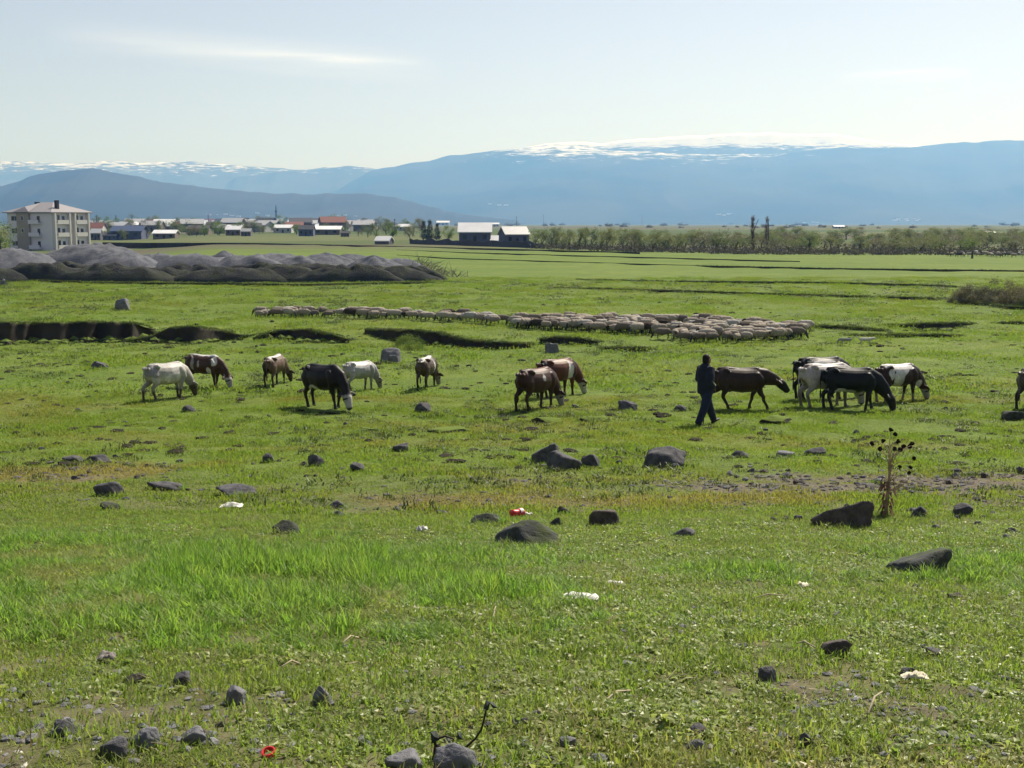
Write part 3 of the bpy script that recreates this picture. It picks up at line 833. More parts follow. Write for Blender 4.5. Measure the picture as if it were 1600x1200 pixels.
def coat_colours(me, spec, hd, seed):
    P = verts_np(me)
    n = fbm(P[:, 0] * 4 + 3.7 * seed, P[:, 2] * 4 + P[:, 1] * 3, seed, 4) - 0.5
    col = np.tile(np.array(spec['base']), (len(P), 1))
    for (cx, cy, cz, rx, ry_, rz_, colr) in spec.get('patch', []):
        d = ((P[:, 0] - cx) / rx) ** 2 + ((P[:, 1] - cy) / ry_) ** 2 + ((P[:, 2] - cz) / rz_) ** 2
        w = 1 - sstep(0.72, 1.12, d + n * 3.2)
        col = col * (1 - w[:, None]) + np.array(colr) * w[:, None]
    if 'random' in spec:
        colr, thr = spec['random']
        k = fbm(P[:, 0] * 2.2 + 9.1 * seed, P[:, 2] * 2.0 + P[:, 1] * 1.7 + 5 * seed, seed + 40, 3)
        w = sstep(thr - 0.02, thr + 0.02, k)
        col = col * (1 - w[:, None]) + np.array(colr) * w[:, None]
    if 'legs' in spec:
        w = 1 - sstep(spec.get('legz', 0.42) - 0.05, spec.get('legz', 0.42) + 0.05, P[:, 2] + n * 0.2)
        w = w * (P[:, 0] < 0.62)
        col = col * (1 - w[:, None]) + np.array(spec['legs']) * w[:, None]
    hv = np.array(hd[0]); tip = np.array(hd[-1]); ax = (tip - hv); L = np.linalg.norm(ax); ax = ax / L
    t = (P - hv) @ ax / L; rr = np.linalg.norm((P - hv) - ((P - hv) @ ax)[:, None] * ax, axis=1)
    if 'face' in spec:
        w = sstep(-0.02, 0.1, t + n * 0.25) * (rr < 0.19)
        col = col * (1 - w[:, None]) + np.array(spec['face']) * w[:, None]
    w = sstep(0.86, 0.98, t) * (rr < 0.14)                      # dark muzzle
    col = col * (1 - w[:, None]) + np.array((0.03, 0.025, 0.025)) * w[:, None]
    w = (P[:, 2] < 0.045) * (P[:, 0] < 0.75)                       # hooves
    col[w] = (0.02, 0.018, 0.016)
    mott = fbm(P[:, 0] * 3.1 + seed, P[:, 2] * 3.3 - P[:, 1] * 2.7, seed + 70, 4)
    col = col * (0.62 + 0.8 * mott)[:, None]
    dirt = (1 - sstep(.35, .75, P[:, 2] + .25 * (mott - .5))) * .35      # muddy lower legs and belly
    col = col * (1 - dirt[:, None]) + np.array((.055, .042, .03)) * dirt[:, None]
    w = (t > .22) & (t < .40) & (rr > .09) & (P[:, 2] > (hv + ax * L * t[:, None])[:, 2] - .02)      # eyes
    sidev = np.abs(P[:, 1] - (hv + ax * L * t[:, None])[:, 1])
    w = w & (sidev > .085) & (np.abs(t - .31) < .055)
    col[w] = (.01, .01, .01)
    set_col(me, 'coat', np.clip(col, 0, 1))

def place_fit(o, me_local, box_, yaw, fit_yaw=0):
    """stand a thing on the ground where its feet show, at the size its height shows"""
    x0, y0, x1, y1 = box_
    P = verts_np(me_local)
    c, s = math.cos(yaw), math.sin(yaw)
    R = np.array([[c, -s, 0], [s, c, 0], [0, 0, 1]])
    sc, px, py = 1.0, (x0 + x1) / 2, y1
    for it in range(6):
        g = hit(px, py)
        Q = (P * sc) @ R.T + np.array(g)
        X, Y = project(Q)
        sc *= (y1 - y0) / (Y.max() - Y.min())
        if fit_yaw and it < 5:                  # turn until it shows as wide as in the photo
            def wid(a):
                cc_, ss_ = math.cos(a), math.sin(a)
                XX, YY = project((P * sc) @ np.array([[cc_, -ss_, 0], [ss_, cc_, 0], [0, 0, 1]]).T + np.array(g))
                return (XX.max() - XX.min()) / (YY.max() - YY.min())
            want = (x1 - x0) / (y1 - y0)
            yaw = min((abs(wid(fit_yaw * a) - want), fit_yaw * a) for a in np.linspace(0.02, 1.35, 40))[1]
            c, s = math.cos(yaw), math.sin(yaw)
            R = np.array([[c, -s, 0], [s, c, 0], [0, 0, 1]])
        px += ((x0 + x1) / 2 - (X.min() + X.max()) / 2)
        py += (y1 - Y.max()) * 0.9
    g = hit(px, py)
    o.location = (g.x, g.y, g.z - 0.012)
    o.rotation_mode = 'XYZ'
    o.rotation_euler = (0, 0, yaw)
    o.scale = (sc,) * 3
    if fit_yaw:                             # stand square on the slope
        dx, dy = math.cos(yaw) * sc, math.sin(yaw) * sc
        zf = float(gz(g.x + .46 * dx, g.y + .46 * dy)); zh = float(gz(g.x - .62 * dx, g.y - .62 * dy))
        o.rotation_euler = (0, -math.atan2(zf - zh, 1.08 * sc), yaw)
        o.location.z = zh + (zf - zh) * .62 / 1.08 - .02
    return sc

COWS = [
 dict(box=(221, 563, 310, 628), yaw=18, pose=dict(graze=1, side=0.1, legs=(-.06, .05, .10, -.16), belly=.98), base=CREAM, patch=[(-.55, 0, 1.0, .25, .5, .2, (.28, .27, .27)), (0.1, 0, .8, .3, .5, .25, WHITE)], face=TAN, legs=(.10, .075, .06), legz=.36, horn=1,
      label='cream white cow with brown face grazing at the end of the herd'),
 dict(box=(287, 552, 364, 607), yaw=14, turn=-1, pose=dict(graze=1, side=-.1, legs=(.05, -.08, .06, -.05)), base=(.07, .036, .024), patch=[(-.38, -.3, .80, .08, .25, .25, (.36, .33, .30)), (-.1, -.3, .9, .05, .2, .12, (.36, .33, .30)), (.30, -.3, .62, .10, .3, .2, WHITE), (0, 0, 1.22, .6, .12, .08, WHITE), (.5, -.2, 1.0, .10, .2, .15, WHITE)], face=WHITE, horn=1,
      label='dark brown cow with small white flank patches and white face'),
 dict(box=(418, 551, 452, 605), yaw=66, pose=dict(graze=1, side=-.25, legs=(.03, -.03, .05, -.05)), base=TAN, patch=[(-.2, 0, 1.2, .8, .13, .14, WHITE), (-.6, .2, .7, .3, .2, .5, DARK)], legs=BROWN, legz=.5, face=BROWN, horn=1,
      label='brown cow with white back seen from behind'),
 dict(box=(471, 566, 557, 643), yaw=8, turn=-1, pose=dict(graze=1, side=-.15, tuck=.06, legs=(.10, -.10, .06, -.04), tail=.05), base=(.014, .011, .010), patch=[(-.25, 0, .57, .3, .3, .10, WHITE)], face=WHITE,
      label='black cow with white face and white belly grazing alone'),
 dict(box=(533, 562, 598, 614), yaw=20, pose=dict(graze=1, side=0, tuck=.05, legs=(.04, -.06, .04, -.06)), base=GREY, patch=[(-.2, 0, 1.1, .4, .4, .12, WHITE)], face=(.33, .29, .25), legs=(.12, .09, .07), legz=.35,
      label='pale grey cow grazing beside the stone slab'),
 dict(box=(648, 553, 693, 610), yaw=44, pose=dict(graze=1, side=-.25, tuck=.05, legs=(.06, -.04, .06, -.05)), base=(.10, .068, .05), patch=[(-.3, 0, 1.2, .7, .14, .12, WHITE), (0.05, -.3, .8, .08, .25, .35, WHITE), (.5, 0, .9, .2, .5, .4, DARK)], legs=DARK, legz=.4, face=(.40, .36, .32),
      label='tan cow with white back stripe grazing right of the stone slab'),
 dict(box=(803, 570, 883, 644), yaw=16, pose=dict(graze=1, side=-.2, tuck=.10, legs=(.04, -.08, .10, -.10)), base=(.055, .024, .017), patch=[(-.02, -.3, .95, .10, .2, .11, WHITE), (.1, 0, 1.18, .35, .25, .10, (.11, .04, .028))], face=(.38, .37, .37), horn=1,
      label='dark red brown cow with one white spot on its side'),
 dict(box=(836, 556, 918, 623), yaw=24, pose=dict(graze=1, side=-.1, tuck=.03, legs=(.06, -.03, .05, -.06)), base=(.115, .042, .026), patch=[(.30, -.3, .92, .12, .3, .28, WHITE), (.55, 0, .9, .12, .4, .4, (.035, .018, .015)), (-.7, 0, 1.0, .12, .3, .3, DARK)], face=WHITE, legs=BROWN, legz=.35,
      label='red cow with white shoulder band grazing behind the dark one'),
 dict(box=(1104, 571, 1233, 641), yaw=4, pose=dict(graze=.34, side=0, legs=(.30, -.16, .26, -.26), belly=1.02), base=(.038, .022, .018), patch=[(-.1, 0, .75, .6, .6, .2, (.05, .028, .022))], face=(.012, .012, .012), legs=(.06, .04, .03), legz=.35, horn=1,
      label='dark brown cow walking past the herder with its head raised'),
 dict(box=(1238, 555, 1345, 626), yaw=12, pose=dict(graze=1, side=0, legs=(.03, -.05, .04, -.05)), base=BLACK, patch=[(-.1, -.25, 1.12, .6, .10, .05, WHITE)],
      label='black cow with thin white stripe standing behind the pale one'),
 dict(box=(1246, 564, 1352, 638), yaw=20, pose=dict(graze=1, side=.1, legs=(.05, -.05, .06, -.05)), base=(.43, .39, .37), patch=[(-.62, 0, .9, .16, .12, .5, (.2, .15, .12)), (-.1, 0, 1.2, .6, .2, .08, WHITE)], legs=(.3, .25, .22), face=WHITE,
      label='pale grey cow partly hidden behind the black cow'),
 dict(box=(1279, 571, 1401, 642), yaw=-4, turn=-1, pose=dict(graze=1, side=-.1, legs=(-.08, .12, .10, -.10), belly=1.05), base=(.011, .012, .014), patch=[(-.1, 0, .56, .5, .35, .09, WHITE)], legs=(.025, .025, .028), legz=.3,
      label='large black cow with white underside grazing in the crowded group'),
 dict(box=(1366, 565, 1453, 630), yaw=12, pose=dict(graze=1, side=-.1, legs=(.05, -.12, .05, -.05)), base=(.042, .022, .02), random=(WHITE, .645), patch=[(-.45, -.25, .95, .12, .25, .2, WHITE), (.2, 0, 1.2, .5, .14, .06, WHITE)], face=CREAM, legs=(.3, .26, .22), legz=.3, horn=1,
      label='brown and white spotted cow grazing beside the large black one'),
 dict(box=(1585, 570, 1672, 643), yaw=10, pose=dict(graze=1, side=0, legs=(.04, -.04, -.04, -.10)), base=(.12, .095, .085), patch=[(.1, 0, .8, .4, .4, .3, (.2, .17, .15))], legs=DARK, legz=.5,
      label='grey brown cow standing beside the flat turf mound'),
]
for i, sp in enumerate(COWS):
    me, poll, sv, ax, upn, hd = cow_mesh(sp['pose'])
    coat_colours(me, sp, hd, i + 1)
    me.materials.append(COAT)
    root = empty('cow')
    body = bpy.data.objects.new('body', me); COL.objects.link(body); body.parent = root
    if sp.get('horn'):
        for s in (-1, 1):
            a = poll - ax * 0.02 + sv * s * 0.05
            v, f = tube_arrays([a, a + sv * s * 0.06 - ax * 0.05, a + sv * s * 0.075 - ax * 0.12], [0.018, 0.015, 0.005], None, 6, up=(1, 0, 0.1))
            mesh_obj('horn', v, f, HORN, root, True)
    place_fit(root, me, sp['box'], rad(sp['yaw']), sp.get('turn', 1))
    tag(root, sp['label'], 'cow', 'cattle grazing on the meadow')

# ------------------------------------------------------------------ the herder
CLOTH = plain('dark_jacket', (0.018, 0.021, 0.036), 0.85, 0.2, 0.5, 9)
TROUS = plain('navy_trousers', (0.020, 0.026, 0.052), 0.85, 0.2, 0.45, 9)
SHOE = plain('dark_shoe', (0.010, 0.009, 0.009), 0.6)
SKIN = plain('skin', (0.22, 0.115, 0.075), 0.6, 0.3, 0.1)
HAIR = plain('dark_hair', (0.008, 0.007, 0.007), 0.7)
per = empty('person')
B = Blend()      # body: head, neck, torso core, legs, arms, hands in one skin
B.tube([(0, 0, .90), (0, 0, 1.05), (0.01, 0, 1.25), (0.0, 0, 1.40), (0.0, 0, 1.46)], [.14, .135, .16, .15, .07], [.10, .095, .11, .09, .06], 12)
B.tube([(0.0, 0, 1.42), (0.02, 0, 1.50), (0.03, 0, 1.55)], [.062, .055, .055], None, 10)
B.tube([(0.03, 0, 1.515), (0.045, 0, 1.56), (0.04, 0, 1.63), (0.02, 0, 1.70), (0.01, 0, 1.735)], [.045, .066, .077, .07, .035], [.055, .085, .098, .088, .04], 14)
B.tube([(.125, 0, 1.605), (.148, 0, 1.585)], [.012, .014], None, 6)                       # nose
for s in (-1, 1): B.tube([(.02, s * .072, 1.645), (.018, s * .086, 1.62), (.02, s * .076, 1.59)], [.012, .014, .01], None, 6)   # ears
legs_ = {-1: [(0, -.09, .92), (-.05, -.10, .70), (-.12, -.105, .48), (-.23, -.10, .25), (-.32, -.095, .09)],
         1: [(0, .09, .92), (.11, .10, .70), (.21, .105, .50), (.30, .10, .28), (.38, .095, .10)]}
for s in (-1, 1): B.tube(legs_[s], [.085, .075, .055, .05, .038], None, 10)
arms_ = {-1: [(0, -.17, 1.42), (-.09, -.25, 1.27), (-.16, -.27, 1.13), (-.02, -.24, 1.02), (.09, -.20, .95)],
         1: [(0, .17, 1.42), (.02, .25, 1.27), (.02, .28, 1.12), (.10, .26, 1.04), (.17, .225, 1.00)]}
for s in (-1, 1): B.tube(arms_[s], [.05, .046, .042, .036, .028], None, 10)
hp = Vector((.19, .215, .985))
B.tube([(.165, .225, 1.0), hp, hp + Vector((.03, -.005, -.01))], [.028, .03, .022], [.016, .018, .014], 8)
for k, (dz, L) in enumerate(((.03, .05), (.012, .058), (-.008, .055), (-.026, .044))):      # four fingers closed round the stick
    a = hp + Vector((.03, 0, dz)); B.tube([a, a + Vector((.026, .014, -.004)), a + Vector((.03, .034, -.006)), a + Vector((.012, .042, -.006))], [.0095, .009, .0085, .007], None, 6)
B.tube([hp + Vector((0, 0, .025)), hp + Vector((.018, .022, .034)), hp + Vector((.03, .036, .026))], [.011, .010, .008], None, 6)      # thumb
B.tube([(.09, -.20, .95), (.13, -.185, .90)], [.028, .03], [.016, .018], 8)
for k in range(4): B.tube([(.135 + .004 * k, -.20 + .015 * k, .90), (.15 + .003 * k, -.195 + .014 * k, .86), (.145, -.19 + .013 * k, .835 + .006 * k)], [.009, .0085, .007], None, 6)
B.tube([(.13, -.165, .91), (.155, -.15, .88), (.165, -.15, .86)], [.011, .01, .008], None, 6)
me = B.fuse('body', 0.011, 2); me.materials.append(SKIN)
body = bpy.data.objects.new('body', me); COL.objects.link(body); body.parent = per
B = Blend()      # jacket
B.tube([(0, 0, .80), (0, 0, .86), (0, 0, 1.0), (-.005, 0, 1.15), (-.005, 0, 1.30), (-.005, 0, 1.40), (0, 0, 1.46), (.01, 0, 1.51)], [.215, .225, .22, .23, .245, .225, .14, .095], [.175, .19, .19, .19, .185, .16, .12, .09], 18)
for s in (-1, 1): B.tube(arms_[s][:4] + [tuple(Vector(arms_[s][3]) * .25 + Vector(arms_[s][4]) * .75)], [.105, .098, .092, .078, .062], None, 12)
B.tube([(-.09, 0, 1.40), (-.10, 0, 1.47), (-.06, 0, 1.53)], [.10, .11, .07], [.05, .06, .04], 10)     # folded hood
me = B.fuse('jacket', 0.018, 3); me.materials.append(CLOTH)
o = bpy.data.objects.new('jacket', me); COL.objects.link(o); o.parent = per
B = Blend()      # trousers
B.tube([(0, 0, .78), (0, 0, .88), (0, 0, .98)], [.165, .17, .16], [.125, .13, .12], 14)
for s in (-1, 1):
    L = legs_[s]; B.tube([L[0], L[1], L[2], L[3], L[4]], [.13, .122, .104, .092, .084], None, 12)
me = B.fuse('trousers', 0.018, 3); me.materials.append(TROUS)
o = bpy.data.objects.new('trousers', me); COL.objects.link(o); o.parent = per
for s, (an, tl) in ((-1, ((-.32, -.095, .09), 0.0)), (1, ((.38, .095, .10), .38))):
    B = Blend(); a = Vector(an); c, q = math.cos(tl), math.sin(tl)
    def fp(x, z): return a + Vector((x * c - z * q * 0, 0, x * q + z))
    B.tube([fp(0, .05), fp(-.01, -.02), fp(-.02, -.05)], [.05, .052, .045], [.055, .06, .05], 10)
    B.tube([fp(-.07, -.05), fp(0, -.045), fp(.10, -.05), fp(.18, -.06), fp(.215, -.065)], [.04, .05, .052, .045, .02], [.032, .04, .034, .026, .015], 10)
    me = B.fuse('shoe', 0.014, 2); me.materials.append(SHOE)
    o = bpy.data.objects.new('shoe', me); COL.objects.link(o); o.parent = per
B = Blend()      # hair
B.tube([(-.015, 0, 1.56), (-.02, 0, 1.62), (0.0, 0, 1.69), (.015, 0, 1.74), (.02, 0, 1.76)], [.075, .086, .088, .06, .02], [.085, .088, .10, .065, .02], 12)
me = B.fuse('hair', 0.014, 2); me.materials.append(HAIR)
o = bpy.data.objects.new('hair', me); COL.objects.link(o); o.parent = per
fitm = bpy.data.meshes.new('fit'); fitm.from_pydata([(-.32, -.095, 0), (.52, .095, .12), (.02, 0, 1.765), (-.27, -.30, 1.13)], [], [])
psc = place_fit(per, fitm, (1083, 552, 1129, 667), rad(34))
bpy.data.meshes.remove(fitm)
tag(per, 'person in dark navy jacket and trousers walking among the cows', 'person')
# the stick the herder holds
Mx = Matrix.Translation(per.location) @ Matrix.Rotation(rad(34), 4, 'Z') @ Matrix.Scale(psc, 4)
top = Mx @ Vector((.235, .235, 1.10)); foot = Mx @ Vector((.19, .26, 0)); foot.z = float(gz(foot.x, foot.y)) - .01
v, f = tube_arrays([foot, foot.lerp(top, .5) + Vector((.008, 0, 0)), top], [.012, .014, .013], None, 7, up=(1, 0, 0))
o = mesh_obj('walking_stick', v, f, plain('stick_wood', (.07, .045, .03), .8), None, True)
tag(o, 'thin dark wooden stick held by the walking herder', 'stick')

# ------------------------------------------------------------------ sheep
m = M('fleece')
cc = m.attr('coat')
wn_ = m.noise(m.coord(), 26.0, 4, 0.7)
c = m.mix(m.ramp(wn_, 0.35, 0.75, 0, 0.5), cc, (0.05, 0.04, 0.03))
m.bsdf(c, 0.9, 0.1, 0, m.bump(wn_, 0.7, 0.03))
FLEECE = m.m
def sheep_mesh(seed, fleece, face, graze=1.0, dog=False):
    r = random.Random(seed)
    B = Blend()
    fat = 1.0 if not dog else 0.62
    B.tube([(-.46, 0, .50), (-.40, 0, .50), (-.22, 0, .49), (.02, 0, .475), (.22, 0, .49), (.34, 0, .50)], [.08, .15 * fat, .20 * fat, .215 * fat, .19 * fat, .10], [.09, .17 * fat, .20 * fat, .215 * fat, .20 * fat, .12], 14)
    n1 = Vector((.46, 0, .42)) * graze + Vector((.46, 0, .60)) * (1 - graze)
    n2 = Vector((.53, 0, .28)) * graze + Vector((.54, 0, .70)) * (1 - graze)
    h2 = Vector((.60, 0, .13)) * graze + Vector((.68, 0, .66)) * (1 - graze)
    h3 = Vector((.625, 0, .05)) * graze + Vector((.76, 0, .62)) * (1 - graze)
    B.tube([(.28, 0, .52), n1, n2], [.12 * (fat * .6 + .4), .095, .07], [.13 * (fat * .6 + .4), .10, .075], 10)
    B.tube([n2, (n2 + h2) / 2, h2, h3], [.065, .062, .05, .035], [.07, .068, .05, .035], 10)
    for s in (-1, 1):
        B.tube([n2 + Vector((0, s * .05, .01)), n2 + Vector((-.02, s * .12, -.02))], [.028, .022], None, 6)
    for (x, dx) in ((.24, r.uniform(-.06, .06)), (-.32, r.uniform(-.06, .06))):
        for s in (-1, 1):
            d = dx if s > 0 else -dx
            B.tube([(x, s * .10, .40), (x + d * .5 - (.03 if x < 0 else 0), s * .10, .22), (x + d, s * .10, .02), (x + d + .01, s * .10, .0)], [.05, .032, .028, .03], None, 7)
    if dog: B.tube([(-.46, 0, .54), (-.58, 0, .60), (-.68, 0, .72), (-.62, 0, .80)], [.03, .04, .045, .02], None, 7)
    else: B.tube([(-.47, 0, .52), (-.53, 0, .42), (-.54, 0, .34)], [.05, .05, .03], None, 7)
    me = B.fuse('sheep', 0.034, 3)
    P = verts_np(me)
    w = sstep(0, .03, np.abs(P[:, 2] - .0)) * (P[:, 2] > .30) * (P[:, 0] < .45)
    if not dog:
        nb = (fbm(P[:, 0] * 13 + seed, P[:, 2] * 13 + P[:, 1] * 11, seed, 2) - .5) * .05
        rr = P - np.array([0, 0, .47]); rr = rr / np.maximum(np.linalg.norm(rr, axis=1), 1e-3)[:, None]
        P2 = P + rr * (nb * w)[:, None]
        me.vertices.foreach_set('co', P2.astype(np.float32).ravel()); me.update()
    col = np.tile(np.array(fleece), (len(P), 1))
    fm = (P[:, 2] < .29) | (P[:, 0] > .49)
    col[fm] = face
    set_col(me, 'coat', col)
    me.materials.append(FLEECE)
    return me
SHEEP = [sheep_mesh(1, (.44, .395, .33), (.05, .08, .065)), sheep_mesh(2, (.35, .305, .25), (.035, .04, .035)), sheep_mesh(3, (.20, .17, .14), (.04, .045, .035)),
         sheep_mesh(4, (.47, .45, .41), (.16, .13, .11), .8), sheep_mesh(5, (.06, .045, .035), (.02, .025, .02)), sheep_mesh(6, (.37, .32, .26), (.025, .025, .02), .35)]
SKIND = ['pale', 'grey', 'brown', 'off white', 'dark', 'dark faced']
rs = random.Random(77)
placed = []
def put_sheep(px, py, yaw, where, grp, size=1.0, mind=0.42):
    g = hit(px, py)
    for q in placed:
        if (q - g).length < mind: return None
    placed.append(g)
    k = rs.choices(range(6), (5, 6, 4, 3, 1.2, 3))[0]
    o = bpy.data.objects.new('sheep', SHEEP[k]); COL.objects.link(o)
    s = size * rs.uniform(.78, 1.12)
    o.location = (g.x, g.y, g.z - .01); o.rotation_euler = (0, 0, yaw); o.scale = (s, s, s * rs.uniform(.95, 1.05))
    tag(o, '%s woolly sheep %s' % (SKIND[k], where), 'sheep', grp)
    return o
n = 0
for t in range(900):                      # the long line on the left
    u = rs.random(); px = 398 + 388 * u
    base = np.interp(px, [398, 520, 600, 700, 790], [497, 497, 499, 503, 510])
    py = base - abs(rs.gauss(0, 1)) * 2.4
    o = put_sheep(px, py, math.pi * (rs.random() < .5) + rs.gauss(0, .45), 'in the long thin line of the flock', 'sheep in the long line', .70, .38)
    if o: n += 1
    if n >= 62: break
n = 0
for t in range(3000):                     # the crowded mass on the right
    u = rs.random() ** .9; px = 802 + 458 * u; v = rs.random()
    lo = np.interp(px, [800, 860, 960, 1080, 1130, 1200, 1265], [513, 518, 523, 536, 536, 535, 530])
    hi = np.interp(px, [800, 960, 1140, 1170, 1265], [503, 504, 508, 514, 519])
    py = lo + (hi - lo) * v
    if 960 < px < 1060 and py > 524 and rs.random() < .8: continue
    o = put_sheep(px, py, math.pi + rs.gauss(-.25, .5) if rs.random() < .7 else rs.gauss(0, .5), 'in the crowded part of the flock', 'sheep in the crowded flock', .74, .36)
    if o: n += 1
    if n >= 205: break
n = 0
for t in range(600):                      # a far flock near the thicket on the right
    px = rs.uniform(1480, 1640); py = rs.uniform(398.5, 402.5)
    o = put_sheep(px, py, rs.uniform(0, 6.28), 'far off below the thicket', 'far flock below the thicket', .95, 1.0)
    if o: n += 1
    if n >= 30: break
for (bx, yaw, lab, gz_) in (((1341, 523, 1366, 541), 0, 'white dog standing right of the flock', .3), ((1310, 524, 1333, 540), 170, 'pale grey dog with lowered head right of the flock', .8)):
    me = sheep_mesh(20 + bx[0] % 7, (.62, .60, .55) if yaw == 0 else (.34, .35, .34), (.55, .52, .48) if yaw == 0 else (.3, .3, .3), gz_, True)
    o = bpy.data.objects.new('dog', me); COL.objects.link(o)
    place_fit(o, me, bx, rad(yaw))
    tag(o, lab, 'dog')

# ------------------------------------------------------------------ stones
def rock_mat(name, a, b, lichen, moss=0.0):
    m = M(name)
    co = m.coord()
    n = m.noise(co, 9.0, 6, 0.65); n2 = m.noise(co, 38.0, 4, 0.7); n3 = m.noise(co, 3.0, 3, 0.5)
    c = m.mix(m.ramp(n, 0.3, 0.7), a, b)
    c = m.mix(m.ramp(n2, 0.62, 0.74, 0, lichen), c, (0.30, 0.30, 0.27))
    if moss:
        sp = m.n('ShaderNodeSeparateXYZ'); m.l(m.geo('Normal'), sp.inputs[0])
        c = m.mix(m.math('MULTIPLY', m.ramp(sp.outputs[2], 0.1, 0.8), m.ramp(n3, 0.4, 0.6, 0, moss)), c, (0.05, 0.065, 0.022))
    m.bsdf(c, 0.88, 0.2, 0, m.bump(m.math('ADD', n, n2), 0.55, 0.02))
    return m.m
R_BAS = rock_mat('basalt', (0.05, 0.05, 0.058), (0.12, 0.117, 0.125), 0.55)
R_MOSS = rock_mat('mossy_basalt', (0.034, 0.037, 0.038), (0.08, 0.082, 0.08), 0.4, 0.95)
R_BRN = rock_mat('brown_basalt', (0.055, 0.046, 0.043), (0.12, 0.10, 0.092), 0.5)
R_GREY = rock_mat('grey_stone', (0.11, 0.11, 0.12), (0.20, 0.20, 0.215), 0.4)
def rock_mesh(seed, w, d, h, peak=0.0, sub=3, blocky=0.0, rough=0.10):
    r = random.Random(seed)
    bm = bmesh.new(); bmesh.ops.create_icosphere(bm, subdivisions=sub, radius=1)
    V = np.array([v.co[:] for v in bm.verts])
    pl = []
    for k in range(11):
        a = r.uniform(0, 6.283); el_ = r.uniform(-.5, 1.35)
        pl.append((np.array([math.cos(a) * math.cos(el_), math.sin(a) * math.cos(el_), math.sin(el_)]), r.uniform(.46, .86)))
    if blocky:
        for nv in ((1, 0, 0.12), (-1, 0.1, .1), (0, -1, .1), (0, 1, .1), (.05, 0, 1)):
            nv = np.array(nv) / np.linalg.norm(nv); pl.append((nv, .62))
    rr = np.ones(len(V))
    for nv, dd in pl:
        dt = V @ nv
        rr = np.minimum(rr, np.where(dt > 1e-3, dd / np.maximum(dt, 1e-3), 9))
    nz_ = fbm(V[:, 0] * 2.1 + seed, V[:, 1] * 2.1 + V[:, 2] * 1.7, seed, 4) - .5
    nf_ = fbm(V[:, 0] * 7 + seed, V[:, 1] * 7 + V[:, 2] * 6, seed + 3, 3) - .5
    V = V * (rr * (1 + 2 * rough * nz_ + .9 * rough * nf_))[:, None]
    V[:, 0] += peak * V[:, 2] * (V[:, 2] > -0.2)
    V[:, 2] = np.where(V[:, 2] < -.35, -.35 + (V[:, 2] + .35) * .25, V[:, 2])
    mn, mx = V.min(0), V.max(0)
    V = (V - mn) / (mx - mn)
    V = (V - np.array([.5, .5, 0])) * np.array([w, d, h])
    for v, p in zip(bm.verts, V): v.co = p
    me = bpy.data.meshes.new('rock'); bm.to_mesh(me); bm.free()
    if sub >= 3: me.polygons.foreach_set('use_smooth', [True] * len(me.polygons))
    return me
STONES = []
def rock(box_, label, mat, seed, peak=0.0, group=None, sub=3, blocky=0.0, name='rock', sink=.24, depth=.75, cat='rock'):
    x0, y0, x1, y1 = box_
    g = hit((x0 + x1) / 2, y1 - 1)
    k = ppm(g); w = (x1 - x0) / k; h = (y1 - y0) / k
    d = max(w * depth, h * .6)
    g2 = g + Vector((g.x, g.y, 0)).normalized() * d * .42
    me = rock_mesh(seed, w * 1.04, d, h * (1 + sink), peak, sub, blocky)
    me.materials.append(mat)
    o = bpy.data.objects.new(name, me); COL.objects.link(o)
    zz_ = float(gz(g2.x, g2.y))
    o.location = (g2.x, g2.y, min(zz_, g.z + .01) - h * sink)
    o.rotation_euler = (0, 0, random.Random(seed).uniform(-.25, .25))
    if name != 'turf_mound' and w > .16: STONES.append((g2, w, d))
    tag(o, label, cat, group)
    return o
